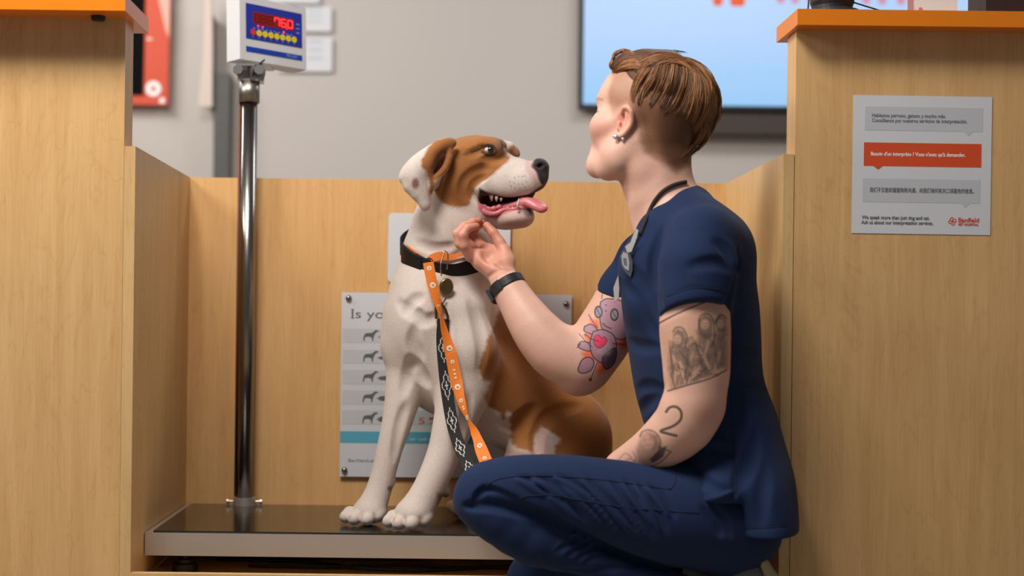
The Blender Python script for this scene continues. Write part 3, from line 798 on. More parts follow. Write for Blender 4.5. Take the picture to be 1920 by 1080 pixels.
S.chain([C(1095, 920, .46, 40), C(1000, 940, .52, 35)], .03)
# neck
S.chain([C(825, 540, .37, 70), C(840, 480, .36, 60), C(850, 425, .35, 60), C(850, 370, .35, 58)], .035)
S.chain([C(812, 420, .36, 36), C(800, 480, .36, 40), C(790, 535, .35, 46)], .035)
S.chain([C(885, 420, .35, 38), C(878, 480, .35, 44), C(875, 560, .35, 52)], .035)
# shoulders and upper arms
S.chain([C(761, 590, .33, 34), C(758, 650, .325, 34), C(763, 700, .31, 30)], .03)
S.chain([C(865, 590, .29, 46), C(878, 660, .275, 46), C(862, 735, .27, 42)], .04)
# photo-left foreleg
S.chain([C(763, 690, .32, 31), C(757, 735, .305, 30), C(745, 790, .29, 24), C(731, 840, .28, 19.5), C(719, 888, .275, 18), C(708, 925, .27, 18.5), C(696, 952, .262, 21)], .016, smooth=3)
# photo-right (near) foreleg
S.chain([C(872, 730, .27, 44), C(852, 790, .25, 33), C(834, 845, .235, 25), C(815, 892, .22, 23), C(797, 930, .21, 22), C(782, 955, .203, 24)], .02, smooth=3)
S.ell(P(735, 902, .275), (.007, .008, .010), k=.008)
S.ell(P(730, 915, .277), (.0055, .006, .007), k=.003)
S.ell(P(836, 922, .225), (.009, .01, .013), k=.006)
# paws
def paw(px, py, Y, sc_, toes):
    S.ell(P(px, py, Y), (.033 * sc_, .040 * sc_, .024 * sc_), (0, 0, 28), .02)
    for (x, y, yy, rx, rz) in toes:
        c = P(x, y, yy)
        S.ell(c + Vector((.006, .012, .006)), (rx * 1.0, .024, rz * 1.05), (14, 0, -10), .004)
        S.ell(c, (rx, .016, rz), (0, 0, 0), .004)
paw(690, 960, .262, 1.0, [(648, 969, .250, .0135, .0135), (664, 973, .232, .014, .0135), (688, 974, .226, .0145, .0135), (708, 968, .240, .0125, .014)])
paw(772, 962, .20, 1.08, [(729, 977, .192, .0135, .014), (747, 981, .172, .0145, .014), (772, 981, .164, .0155, .015), (795, 975, .178, .014, .0155)])
# head: broad skull, muzzle to the right
HY = .335
S.ell(P(872, 312, HY), (.068, .070, .064), (0, -6, 0), k=.03)
S.ell(P(900, 298, HY), (.050, .058, .050), (0, -8, 0), k=.02)
S.ell(P(866, 345, HY - .028), (.050, .048, .052), k=.025)           # cheek
S.ell(P(925, 294, HY - .012), (.028, .045, .030), (0, 15, 0), k=.02)   # brow
S.ell(P(915, 269, HY - .040), (.028, .018, .015), (0, 8, 0), k=.012)
S.ell(P(929, 273, HY - .048), (.017, .012, .016), (0, 8, 0), k=.010)
S.ell(P(934, 272, HY + .03), (.020, .018, .014), (0, 12, 0), k=.012)
# muzzle
S.chain([C(915, 325, HY - .008, 34), C(960, 331, HY - .02, 33), C(1000, 330, HY - .034, 27)], .02)
S.ell(P(948, 345, HY - .045), (.058, .020, .030), (0, 6, 0), k=.012)     # near flew
S.ell(P(986, 340, HY - .052), (.034, .022, .028), (0, 14, 0), k=.012)
S.ell(P(960, 352, HY + .012), (.054, .018, .034), (0, 5, 0), k=.014)     # far flew hangs lower behind the opening
S.ell(P(1002, 338, HY - .035), (.022, .030, .026), (0, 0, 0), k=.012)
S.ell(P(905, 352, HY - .044), (.022, .018, .034), (0, 12, 0), k=.012)
# lower jaw, dropped open
S.chain([C(872, 372, HY - .01, 32), C(905, 394, HY - .015, 26), C(945, 404, HY - .022, 23), C(980, 404, HY - .03, 21)], .018)
S.ell(P(892, 388, HY - .040), (.020, .016, .034), (0, -14, 0), k=.014)
S.ell(P(966, 410, HY - .032), (.038, .032, .020), (0, -3, 0), k=.012)
S.ell(P(955, 384, HY + .004), (.058, .012, .034), (0, 0, 0), k=.010)      # far cheek wall
# mouth opening, carved from the near side only
S.chain([C(906, 374, HY - .060, 12), C(925, 383, HY - .063, 14), C(955, 382, HY - .065, 11), C(985, 379, HY - .068, 10), C(1020, 366, HY - .068, 12)], .006, 'cut')
S.chain([C(909, 375, HY - .042, 11), C(930, 383, HY - .042, 13), C(960, 382, HY - .045, 10), C(990, 376, HY - .045, 9), C(1024, 364, HY - .045, 11)], .006, 'cut')
S.chain([C(912, 376, HY - .026, 10), C(930, 383, HY - .024, 12), C(960, 382, HY - .026, 10), C(990, 376, HY - .026, 9), C(1024, 364, HY - .03, 10)], .006, 'cut')
# nose
S.ell(P(1012, 314, HY - .034), (.021, .026, .020), (0, 15, 0), k=.006)
S.ell(P(1017, 328, HY - .034), (.013, .018, .018), (0, 0, 0), k=.006)
S.ell(P(1013, 311, HY - .058), (.0080, .008, .0055), (0, -20, 0), k=.004, mode='cut')
# eye socket
S.ell(P(917, 281, HY - .064), (.012, .008, .0085), (0, 10, 0), k=.006, mode='cut')
def fold(pts, r, dep, k=.012, **kw): S.crease(pts, r, -(r - dep), k, **kw)
# wrinkles
fold([(893, 372), (884, 356), (890, 341), (908, 329)], .006, .0022)
fold([(908, 296), (925, 299), (942, 292)], .005, .0016)
fold([(874, 372), (868, 356), (873, 338), (890, 322), (915, 312)], .008, .0018)
fold([(878, 290), (894, 283), (906, 279)], .005, .0018)
# chest folds and leg muscle lines
fold([(745, 565), (762, 582), (783, 592), (796, 602), (822, 592)], .012, .003)
fold([(763, 582), (772, 565), (790, 556)], .012, .002)
fold([(776, 690), (781, 665), (774, 640), (780, 610)], .016, .003)
fold([(800, 720), (788, 700), (778, 680)], .012, .005)
fold([(900, 700), (905, 650), (895, 600), (880, 560)], .016, .003)
fold([(755, 740), (765, 700), (768, 670)], .012, .003)
fold([(738, 860), (748, 800), (760, 760)], .008, .002)
fold([(775, 478), (805, 490), (835, 488), (868, 474)], .010, .003)
fold([(782, 455), (815, 468), (850, 462)], .010, .002)
fold([(1008, 852), (1005, 820), (1020, 790), (1050, 770), (1085, 762)], .014, .006)
fold([(880, 740), (870, 790), (856, 840)], .012, .002)
fold([(840, 700), (850, 740), (843, 780)], .012, .002)
fold([(930, 790), (960, 800), (985, 780), (1010, 760)], .02, .003)
S.half((0, 0, zp1 + .0006), (0, 0, -1), .002)
me = S.mesh('body')
refine(me, [(890, 260, 1045, 430, .45)])
BROWN, WHITE_, PINK = srgb(162, 104, 52), srgb(216, 201, 191), srgb(200, 150, 145)
pt = Paint(me, WHITE_)
co = pt.co
front = np.ones(len(co))
# coat patches
pt.poly([(826, 262), (860, 240), (960, 235), (975, 270), (952, 288), (956, 296), (930, 322), (905, 340), (892, 352), (884, 368), (878, 384), (853, 388), (830, 380), (816, 358), (812, 325), (800, 320), (812, 280)], BROWN, 5, rag=3, sm=True)
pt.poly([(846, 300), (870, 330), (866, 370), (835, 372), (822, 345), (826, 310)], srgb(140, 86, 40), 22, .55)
pt.poly([(900, 330), (925, 318), (952, 300), (945, 292), (915, 305), (893, 325)], srgb(174, 114, 60), 9, .5)
pt.poly([(1000, 560), (945, 560), (930, 600), (905, 660), (896, 690), (905, 712), (921, 716), (908, 742), (915, 760), (935, 775), (944, 785), (952, 772), (960, 776), (955, 800), (960, 835), (1000, 850), (1003, 822), (1016, 800), (1035, 812), (1051, 824), (1040, 835), (1037, 900), (1200, 960), (1250, 800), (1100, 560)], BROWN, 6, rag=4)
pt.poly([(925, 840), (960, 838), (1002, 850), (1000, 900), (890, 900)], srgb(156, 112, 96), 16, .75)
pt.poly([(1003, 815), (1015, 800), (1030, 812), (1025, 850), (1005, 860)], srgb(210, 170, 164), 9, .8)
# face details
BLK = srgb(38, 34, 36)
pt.poly([(1000, 300), (1010, 294), (1030, 298), (1036, 312), (1030, 335), (1020, 348), (1010, 338), (1004, 322), (995, 312)], BLK, 3, sm=True)
pt.poly([(985, 298), (1000, 300), (996, 312), (1006, 325), (1012, 345), (1004, 352), (996, 335), (986, 318)], srgb(205, 165, 165), 8, .8)
pt.poly([(898, 352), (915, 361), (950, 372), (985, 368), (1006, 354), (1024, 342), (1018, 368), (985, 378), (950, 380), (915, 374), (898, 366)], srgb(50, 30, 34), 4)
pt.poly([(894, 376), (905, 372), (940, 384), (975, 378), (1000, 372), (1004, 392), (975, 392), (945, 402), (925, 409), (908, 404), (897, 394)], srgb(208, 112, 122), 4)
pt.poly([(900, 362), (912, 372), (905, 380), (896, 372)], srgb(60, 34, 38), 4)
mouth_in = np.clip((co[:, 1] - (HY - .058)) / .012, 0, 1)
pt.poly([(893, 358), (930, 362), (985, 362), (1024, 345), (1030, 372), (985, 396), (945, 408), (905, 404)], srgb(74, 30, 36), 4, 1, mask=mouth_in)
pt.poly([(900, 384), (930, 392), (985, 388), (985, 400), (940, 412), (905, 404)], srgb(198, 100, 110), 5, 1, mask=mouth_in)
pt.dot(919, 400, 8, srgb(60, 42, 44), 5, .85, ry=4); pt.dot(909, 397, 5, srgb(70, 48, 50), 4, .6, ry=3)
pt.poly([(978, 386), (1000, 388), (1000, 402), (990, 410), (980, 400)], srgb(72, 54, 56), 6, .85)
pt.poly([(945, 400), (975, 392), (995, 410), (985, 424), (955, 424), (940, 412)], srgb(206, 160, 155), 10, .65)
pt.poly([(930, 415), (955, 428), (985, 428), (1000, 412), (980, 418), (955, 418)], srgb(196, 150, 140), 8, .5)
for (x, y) in ((965, 333), (972, 331), (979, 331), (984, 330), (956, 341), (964, 343), (972, 345), (980, 345), (987, 341), (958, 349), (966, 352), (975, 353), (984, 351)): pt.dot(x, y, 1.3, srgb(120, 90, 88), 1.4, .7)
# eye surround
pt.line([(884, 285), (898, 280), (906, 275), (916, 272), (926, 275), (931, 284), (926, 290), (914, 291), (904, 285)], 4.6, srgb(44, 30, 24), 3.5, .95)
pt.dot(917, 282, 11, srgb(52, 34, 28), 5, .8)
pt.poly([(923, 262), (937, 256), (944, 280), (944, 292), (930, 294), (932, 280)], srgb(150, 118, 104), 8, .65)
pt.line([(920, 254), (932, 254), (940, 262), (943, 276)], 4, srgb(60, 42, 32), 4, .8)
pt.line([(868, 290), (880, 287), (892, 282)], 2.5, srgb(84, 56, 34), 3, .7)
pt.line([(893, 366), (884, 352), (892, 338), (910, 326)], 3, srgb(120, 76, 42), 4, .5)
# skin showing pinkish on the chest, elbows; claws
pt.poly([(762, 570), (790, 560), (820, 575), (822, 592), (796, 602), (775, 592)], srgb(232, 216, 210), 12, .6)
pt.poly([(1010, 845), (1030, 830), (1040, 850), (1030, 880), (1010, 880)], srgb(210, 176, 166), 8, .6)
for x, y in ((640, 979), (661, 983), (684, 984), (712, 975), (719, 988), (741, 990), (768, 992), (796, 985)): pt.dot(x, y, 4.5, srgb(180, 140, 130), 3, .55)
for poly in ([(652, 966), (655, 975), (660, 968)], [(675, 962), (676, 978), (682, 964)], [(698, 960), (700, 978), (705, 962)], [(736, 968), (738, 982), (743, 970)], [(758, 968), (759, 986), (764, 970)], [(784, 966), (786, 984), (790, 968)]):
    pt.poly(poly, srgb(190, 140, 130), 4, .6)
pt.dot(731, 916, 5, srgb(96, 62, 54), 4, .8)
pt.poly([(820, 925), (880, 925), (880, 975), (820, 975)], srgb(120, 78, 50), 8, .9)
pt.done()
FUR = vcol_mat('short_dog_coat', .75, (520, .35), sheen=.25, spec=.25, stretch=(1, 1, .5))
link('body', me, FUR, dog, smooth=True, keep=True)

# ears
def flesh(name, lo, hi, h, fn, base, paint, m, parent, **k):
    s_ = Sculpt(lo, hi, h); fn(s_); me_ = s_.mesh(name)
    p_ = Paint(me_, base)
    if paint: paint(p_)
    p_.done()
    return link(name, me_, m, parent, smooth=True, keep=True, **k), s_
EY = .275
def ear_near(s):
    C = lambda x, y, Y, r: (P(x, y, Y - .016), r * 1.12 / sY(Y))
    s.chain([C(848, 268, .275, 7), C(834, 271, .268, 8), C(820, 278, .262, 9), C(806, 294, .258, 9), C(800, 318, .258, 8), C(803, 345, .260, 6), C(805, 362, .262, 4)], .012, smooth=2)
    s.chain([C(816, 282, .264, 7), C(799, 291, .262, 8), C(783, 303, .262, 9), C(768, 320, .266, 10), C(760, 334, .268, 9)], .012, smooth=2)
    s.chain([C(806, 300, .262, 9), C(788, 315, .262, 15), C(780, 332, .262, 15), C(784, 352, .262, 12), C(792, 370, .262, 8), C(797, 384, .262, 4.5), C(798, 389, .262, 3)], .014, smooth=2)
    s.chain([C(760, 334, .268, 8), C(768, 350, .266, 8), C(780, 365, .264, 7)], .012)
    s.chain([C(842, 276, .27, 5), C(842, 296, .264, 4.5), C(834, 316, .262, 4.5), C(820, 332, .262, 4.5), C(808, 348, .262, 4)], .008, smooth=2)
    s.ell(P(822, 308, .285), (.024, .012, .036), (0, 30, 0), k=.010)
    s.ell(P(818, 330, .285), (.016, .012, .034), (0, 20, 0), k=.010)
def ear_near_paint(p):
    p.poly([(862, 250), (815, 262), (800, 282), (790, 300), (790, 314), (800, 322), (806, 345), (804, 366), (812, 362), (815, 340), (836, 325), (862, 290)], BROWN, 5, rag=2)
    p.poly([(826, 282), (838, 280), (836, 300), (826, 318), (812, 326), (808, 312), (815, 296)], srgb(110, 62, 36), 7, .8)
    p.poly([(832, 284), (830, 305), (818, 320), (826, 322), (840, 300)], srgb(150, 88, 60), 5, .6)
    p.dot(779, 344, 7, srgb(120, 62, 48), 5, .85, ry=10)
    p.line([(799, 320), (800, 345), (803, 365)], 3, srgb(200, 150, 140), 4, .6)
flesh('ear', (-.14, .18, .80), (.04, .36, 1.14), .002, ear_near, WHITE_, ear_near_paint, FUR, dog, label='near ear, white flap with brown fold')
def ear_far(s):
    s.chain([C(944, 272, .40, 9), C(955, 276, .405, 9), C(965, 284, .41, 7), C(970, 290, .41, 5)], .008)
def ear_far_paint(p):
    p.poly([(955, 274), (970, 272), (980, 290), (975, 300), (955, 292)], srgb(190, 130, 84), 4, .9)
    p.line([(974, 282), (975, 296)], 3, srgb(60, 36, 26), 3, .8)
flesh('ear', (.05, .34, .88), (.22, .50, 1.14), .002, ear_far, WHITE_, ear_far_paint, FUR, dog, label='far ear, small white and brown tip')
# eye
def ball(name, c, r, m, parent, sc3=(1, 1, 1), **k):
    bm = bmesh.new(); bmesh.ops.create_uvsphere(bm, u_segments=24, v_segments=16, radius=1)
    for v in bm.verts: v.co = Vector((v.co.x * r * sc3[0], v.co.y * r * sc3[1], v.co.z * r * sc3[2])) + Vector(c)
    return from_bm(name, bm, m, parent, smooth=True, keep=True, **k)
h0 = S.hit(917, 281) or P(917, 281, HY - .05)
ec = Vector(h0) + Vector((.0005, .0035, 0))
eye = ball('eye', ec, .0095, mat('eye_white', srgb(200, 192, 186), .15, coat=.5), dog, (1.15, .8, .78))
ball('iris', ec + Vector((.0026, -.0034, .0004)), .0080, mat('dark_iris', srgb(24, 17, 15), .08, coat=1.0), eye, (1, .75, .88))
# tongue
TN = vcol_mat('wet_tongue', .38, (500, .2), sss=.25, spec=.6)
def tong(s):
    s.chain([C(925, 393, HY - .02, 8), C(950, 389, HY - .03, 7), C(972, 383, HY - .042, 5), C(988, 381, HY - .055, 4.4), C(1002, 387, HY - .066, 4.2), C(1014, 393, HY - .070, 3.8), C(1023, 391, HY - .070, 2.8)], .008, smooth=3)
    s.chain([C(980, 375, HY - .035, 5), C(1002, 382, HY - .046, 5), C(1020, 389, HY - .052, 4.5)], .012, smooth=2)
    s.chain([C(980, 375, HY - .045, 5), C(1002, 382, HY - .056, 5), C(1020, 389, HY - .060, 4.5)], .012, smooth=2)
    s.chain([C(900, 386, HY - .044, 5), C(907, 396, HY - .050, 5), C(920, 402, HY - .052, 4.6), C(934, 399, HY - .052, 4), C(944, 394, HY - .050, 4), C(956, 393, HY - .050, 3), C(972, 391, HY - .052, 3), C(988, 391, HY - .048, 2.4)], .004, smooth=2)
    for x, y in ((908, 388), (916, 392), (926, 391), (936, 388)): s.ell(P(x, y, HY - .040), (.006, .006, .006), k=.004)
def tong_p(p):
    p.dot(920, 404, 8, srgb(88, 48, 52), 5, .8, ry=4); p.dot(910, 399, 5, srgb(110, 60, 64), 4, .6)
    p.poly([(895, 380), (910, 376), (940, 392), (935, 408), (905, 404)], srgb(214, 120, 128), 6, .7)
    p.line([(980, 372), (1000, 381), (1022, 386)], 3, srgb(228, 158, 160), 4, .6)
tg, _ = flesh('tongue', (.03, .22, .80), (.26, .38, .98), .0018, tong, srgb(208, 116, 122), tong_p, TN, dog)
# teeth
TEE = mat('tooth_enamel', srgb(206, 190, 166), .3)
def tooth(a, b, r, yy, **k):
    bm = bmesh.new(); A_, B_ = P(*a, yy), P(*b, yy)
    tube(bm, [A_, A_.lerp(B_, .5), B_], [r, r * .75, r * .2], 10)
    from_bm('tooth', bm, TEE, dog, smooth=True, keep=True)
tooth((970, 391), (973, 372), .0034, HY - .066)
for a, b, r in (((921, 364), (922, 377), .0058), ((931, 368), (931, 378), .0046), ((940, 371), (939, 378), .0036)): tooth(a, b, r, HY - .046)
for a, b, r in (((952, 394), (952, 387), .003), ((960, 393), (961, 387), .0028)): tooth(a, b, r, HY - .050)
# ------------------------------------------------------------------ collar, tags and leashes
WEB = mat('black_webbing', (.006, .006, .007), .75, bump=(900, .4))
colr = empty('collar'); colr.parent = dog; colr.matrix_parent_inverse = dog.matrix_basis.inverted()
ring = []
cc = P(843, 462, .352)
for i in range(72):
    a = 2 * math.pi * i / 72
    py = 468 + 34 * math.sin(a) - 14 * math.cos(2 * a) * .5
    if math.sin(a) < 0: py = 468 - 6 + 40 * math.sin(a)
    Yr = .352 - .10 * math.sin(a)
    p = P(843 + 90 * math.cos(a), py, Yr)
    rad = Vector((p.x - cc.x, p.y - cc.y, 0)).normalized()
    q = p.copy()
    for _ in range(14):                       # settle on the neck
        dd = float(S.at(np.array([q]))[0]); q = q + rad * (.0035 - dd) * .6
    ring.append(q)
for _ in range(4): ring = [(ring[i - 1] + ring[i] * 2 + ring[(i + 1) % 72]) / 4 for i in range(72)]
def strap_ring(pts, width, th, lift=0.0, rng=None):
    bm = bmesh.new(); n = len(pts); R_ = []
    cen = sum(pts, Vector()) / n
    idx = list(range(n)) if rng is None else rng
    for i in idx:
        t = (pts[(i + 1) % n] - pts[i - 1]).normalized(); rad = (pts[i] - cen); rad = (rad - t * rad.dot(t)).normalized()
        w = t.cross(rad).normalized()
        w = (w + Vector((0, 0, 1 if w.z > 0 else -1)) * .4).normalized(); rad2 = w.cross(t).normalized()
        if rad2.dot(rad) < 0: rad2 = -rad2
        R_.append([bm.verts.new(pts[i] + rad2 * (lift + b * th) + w * a * width / 2) for a, b in ((-1, 0), (1, 0), (1, 1), (-1, 1))])
    m = len(R_)
    for i in range(m if rng is None else m - 1):
        A, B = R_[i], R_[(i + 1) % m]
        for k in range(4): bm.faces.new([A[k], A[(k + 1) % 4], B[(k + 1) % 4], B[k]])
    if rng is not None: bm.faces.new(R_[0][::-1]); bm.faces.new(R_[-1])
    return bm
from_bm('webbing', strap_ring(ring, .036, .0028), WEB, colr, keep=True)
def idx_near(px):
    best = [(abs(proj([p])[0][0] - px), i) for i, p in enumerate(ring) if p.y < .352]
    return min(best)[1]
ia, ib, ic = idx_near(758), idx_near(786), idx_near(808)
def irange(a, b): return list(range(min(a, b), max(a, b) + 1))
PLS = mat('gloss_black_plastic', (.016, .016, .018), .28)
from_bm('buckle', strap_ring(ring, .040, .007, .001, irange(ia, ib + (1 if ib > ia else -1))), PLS, colr, keep=True, bevel=.0012)
from_bm('buckle_slide', strap_ring(ring, .042, .0045, .001, irange(ib - (1 if ib < ic else -1), ic)), mat('slider_black', (.02, .019, .02), .4), colr, keep=True, bevel=.001)
BR = mat('antique_brass', srgb(150, 128, 84), .3, 1.0); SV = mat('silver_ring', srgb(200, 190, 175), .2, 1.0)
def neck_at(px, py, lift): 
    p = S.hit(px, py); return p + Vector((0, -lift, 0))
c = neck_at(802, 492, .008)
bm = bmesh.new(); tube(bm, [c + Vector((.012 * math.cos(a), -.003, .010 * math.sin(a))) for a in [2 * math.pi * i / 20 for i in range(20)]], .0013, 8, True)
from_bm('d_ring', bm, SV, colr, smooth=True, keep=True)
a1 = P(834, 470, .238); a2 = P(826, 498, .232); a3 = P(828, 518, .232); a4 = P(838, 505, .236); a5 = P(840, 478, .240)
bm = bmesh.new(); tube(bm, spline([a1, a2, a3]) , .0014, 8); tube(bm, spline([a1, a5 + Vector((0, .002, 0)), a4 + Vector((0, .006, 0))]), .0014, 8)
from_bm('tag_ring', bm, SV, colr, smooth=True, keep=True)
bm = bmesh.new()
Mt = Matrix.Translation(P(837, 538, .236)) @ Matrix.Rotation(math.radians(14), 4, 'Z') @ Matrix.Rotation(math.pi / 2, 4, 'X')
lathe(bm, [(0, -.004), (.0125, -.004), (.0150, -.002), (.0150, .002), (.0125, .004), (.010, .0035), (0, .003)], 28, Mt)
o = from_bm('bell_tag', bm, BR, colr, smooth=True, keep=True, label='round brass tag')
for v in o.data.vertices:
    c0 = P(837, 538, .236); v.co.z = c0.z + (v.co.z - c0.z) * 1.25
bm = bmesh.new()
t0 = P(838, 585, .236)
poly = [(-.012, 0), (-.006, .010), (.008, .013), (.014, .004), (.010, -.008), (-.002, -.014), (-.010, -.010)]
prism(bm, poly, -.0006, .0006, Matrix.Translation(t0) @ Matrix.Rotation(math.pi / 2, 4, 'X'))
from_bm('silver_tag', bm, mat('dull_silver', srgb(190, 186, 184), .35, .9), colr, keep=True)

def strap(name, ctrl, m, parent=None, th=.0016, n=10, **k):
    """ctrl: (px, py, Y, width in px, twist degrees about the strap's run)"""
    pts = spline([P(x, y, Y) for x, y, Y, w, t in ctrl], n)
    W, T = [], []
    for i in range(len(ctrl) - 1):
        for j in range(n):
            f = j / n; f2 = f * f * (3 - 2 * f)
            W.append(ctrl[i][3] / sY(ctrl[i][2]) * (1 - f2) + ctrl[i + 1][3] / sY(ctrl[i + 1][2]) * f2)
            T.append(ctrl[i][4] * (1 - f) + ctrl[i + 1][4] * f)
    W.append(ctrl[-1][3] / sY(ctrl[-1][2])); T.append(ctrl[-1][4])
    wd = [Vector((math.cos(math.radians(t)), math.sin(math.radians(t)), 0.12 * math.cos(math.radians(t)))) for t in T]
    bm = bmesh.new(); ribbon(bm, pts, wd, W, th)
    o = from_bm(name, bm, m, parent, keep=bool(parent), **k)
    return o, pts, wd, W
def on_strap(bm, st, s0, side, poly, th=.0016, up=.0008):
    """puts a small flat shape on a strap: s0 = fraction along, poly in metres (across, along)"""
    o, pts, wd, W = st
    i = int(s0 * (len(pts) - 1)); i = max(1, min(len(pts) - 2, i)); f = s0 * (len(pts) - 1) - i
    c = pts[i].lerp(pts[i + 1], f); t = (pts[i + 1] - pts[i]).normalized(); w = (wd[i] - t * wd[i].dot(t)).normalized(); nn = t.cross(w).normalized()
    if nn.y > 0: nn = -nn
    k = max(.35, min(1, W[i] / .026))
    a = [bm.verts.new(c + nn * up + w * u * 1 + t * v) for u, v in poly]; b = [bm.verts.new(c + nn * (up + .0005) + w * u + t * v) for u, v in poly]
    bm.faces.new(a[::-1]); bm.faces.new(b)
    m = len(poly)
    for q in range(m): bm.faces.new([a[q], a[(q + 1) % m], b[(q + 1) % m], b[q]])
KN = -.12
bl = empty('black_leash', tuple(P(830, 600, .22)), label='black leash with white woven diamonds hanging from the dog collar to the knee', cat='leash')
st = strap('webbing', [(831, 598, .225, 22, 10), (830, 640, .218, 24, 8), (835, 700, .205, 25, 5), (842, 760, .185, 23, 0), (853, 812, .16, 23, -8), (868, 852, .12, 24, -15), (884, 885, .07, 25, -20), (900, 930, .02, 25, -20)], WEB, bl, th=.0022)
WT = mat('white_thread', srgb(222, 214, 204), .8)
bm = bmesh.new(); q_ = .0016
L_ = sum((a - b).length for a, b in zip(st[1], st[1][1:]))
for kk in range(5):
    s_mid = .175 + kk * .165
    for r_ in range(-8, 9):
        wdt = (8 - abs(r_)) * .5
        cols_ = {round(wdt), -round(wdt)}
        if abs(r_) <= 2: cols_ |= {c_ for c_ in (-1, 0, 1) if abs(c_) * 2 + abs(r_) in (0, 1, 2)}
        if abs(r_) == 7: cols_ |= {0}
        for c_ in cols_: on_strap(bm, st, s_mid + r_ * .0034 / L_, 0, rect(c_ * .0023 - .0010, c_ * .0023 + .0010, -.0015, .0015), up=.0011)
from_bm('woven_diamonds', bm, WT, bl, keep=True, label='white woven diamond pattern')
bm = bmesh.new(); c1 = P(824, 575, .224); 
tube(bm, [c1 + Vector(v) for v in ((-.007, 0, -.026), (-.0075, 0, .000), (-.005, 0, .008), (.001, 0, .010), (.006, -.001, .004), (.013, -.001, -.006), (.018, 0, -.020), (.018, 0, -.028))], .0028, 10)
tube(bm, [c1 + Vector((.006, 0, .006)), P(836, 560, .231)], .0016, 8)
from_bm('snap_hook', bm, mat('hook_brass', srgb(120, 96, 66), .3, 1.0), bl, smooth=True, keep=True)
# its tail hangs below the kneeling person's knee
strap('leash_tail', [(1010, 1020, .0, 18, 60), (998, 1052, -.02, 22, 30), (992, 1078, -.03, 26, 10), (1000, 1110, -.03, 26, 0), (1015, 1150, -.02, 26, 0)], WEB, bl, th=.0022)

ORG = mat('orange_strap', srgb(244, 130, 36), .6, bump=(900, .25))
ol = empty('orange_slip_leash', tuple(P(805, 500, .22)), label='orange slip leash with white dot prints looped through the collar ring', cat='leash')
so = strap('webbing', [(803, 492, .222, 20, 0), (808, 520, .218, 20, 5), (818, 560, .213, 17, 25), (827, 592, .21, 11, 62), (834, 622, .208, 15, 35), (845, 662, .203, 22, 5), (855, 712, .197, 23, 0), (866, 755, .185, 17, -30), (878, 787, .17, 9, -66), (892, 815, .15, 17, -30), (905, 850, .12, 24, -5), (920, 885, .08, 26, 0), (940, 930, .04, 26, 0)], ORG, ol, th=.0014)
def ringpoly(r0, r1, n=14): return None
bmw = bmesh.new(); bmo = bmesh.new()
for s_, rr in ((.035, .005), (.115, .0062), (.20, .003), (.40, .0064), (.445, .0042), (.525, .0064), (.575, .0044), (.655, .005), (.80, .0056), (.855, .0042)):
    on_strap(bmw, so, s_, 0, disc(0, 0, rr, 16), up=.0007); on_strap(bmo, so, s_, 0, disc(0, 0, rr * .42, 10), up=.0013)
for s_ in (.47, .482, .494, .602, .612, .87, .882, .894): on_strap(bmw, so, s_, 0, rect(-.0025, .0028, -.0018, .0014), up=.0007)
from_bm('white_print', bmw, mat('strap_print_white', srgb(244, 226, 200), .6), ol, keep=True); from_bm('print_centres', bmo, mat('print_centre', srgb(206, 150, 104), .6), ol, keep=True)
ring2 = [p + Vector((0, 0, .014)) for p in ring]
i0, i1 = idx_near(772), idx_near(800)
pts1 = [S.hit(x, y, lift=.006) for x, y in ((766, 462), (775, 470), (786, 479), (795, 487), (803, 493))]
pts2 = [S.hit(x, y, lift=.0085) for x, y in ((801, 494), (812, 484), (826, 480), (842, 480), (858, 479), (872, 476))]
for nm, pp, ww in (('neck_loop', pts1, [.004, .006, .008, .009, .010]), ('neck_loop', pts2, [.010, .018, .019, .013, .009, .005])):
    pl = spline(pp, 5); wl = np.interp(np.linspace(0, 1, len(pl)), np.linspace(0, 1, len(ww)), ww)
    bm = bmesh.new(); ribbon(bm, pl, [Vector((.25, 0, 1))] * len(pl), list(wl), .0016)
    from_bm(nm, bm, ORG, ol, keep=True)
# ------------------------------------------------------------------ kneeling person
person = empty('person', (P(1300, 1273, -.1).x, -.1, 0), label='person with short auburn hair in navy scrubs crouching and scratching the dog under its chin', cat='person')
B = Sculpt((.0, -.34, .16), (.64, .34, 1.32), .0026)
# head and face, turned towards the dog and slightly away from the lens
B.ell(P(1242, 200, .01), (.090, .080, .086), (0, 10, 0), .02)
B.ell(P(1205, 190, .02), (.072, .074, .075), (0, 0, 0), .02)
B.ell(P(1175, 176, .035), (.050, .062, .052), k=.02)            # forehead
B.ell(P(1158, 190, .05), (.042, .052, .030), k=.018)
B.ell(P(1154, 240, .03), (.052, .060, .044), (0, 0, 0), .02)          # cheekbones
B.ell(P(1155, 275, .045), (.044, .048, .046), (0, 0, 0), .02)
B.ell(P(1166, 290, .0), (.044, .046, .040), (0, 20, 0), .02)
B.chain([C(1182, 262, -.022, 22), C(1166, 300, -.014, 20), C(1140, 315, .014, 17), C(1121, 313, .045, 15)], .025)
B.chain([C(1175, 290, .09, 16), C(1140, 318, .09, 14), C(1121, 313, .055, 15)], .02)
B.chain([C(1190, 290, .03, 40), C(1150, 302, .04, 28)], .02)
B.ell(P(1128, 298, .052), (.022, .024, .022), k=.02)
B.ell(P(1118, 313, .05), (.013, .020, .014), k=.018)
B.ell(P(1128, 284, .066), (.020, .022, .020), k=.012)           # mouth mound
B.ell(P(1120, 279, .086), (.008, .014, .0045), (0, 10, -25), k=.004); B.ell(P(1120, 287, .084), (.008, .013, .005), (0, 0, -25), k=.004)
B.chain([C(1138, 218, .092, 8), C(1122, 248, .118, 9)], .012); B.ell(P(1122, 252, .112), (.012, .014, .009), k=.008)   # nose, on the side turned away
B.ell(P(1112, 211, .062), (.010, .020, .008), (0, -8, -10), k=.008, mode='cut')   # eye hollows
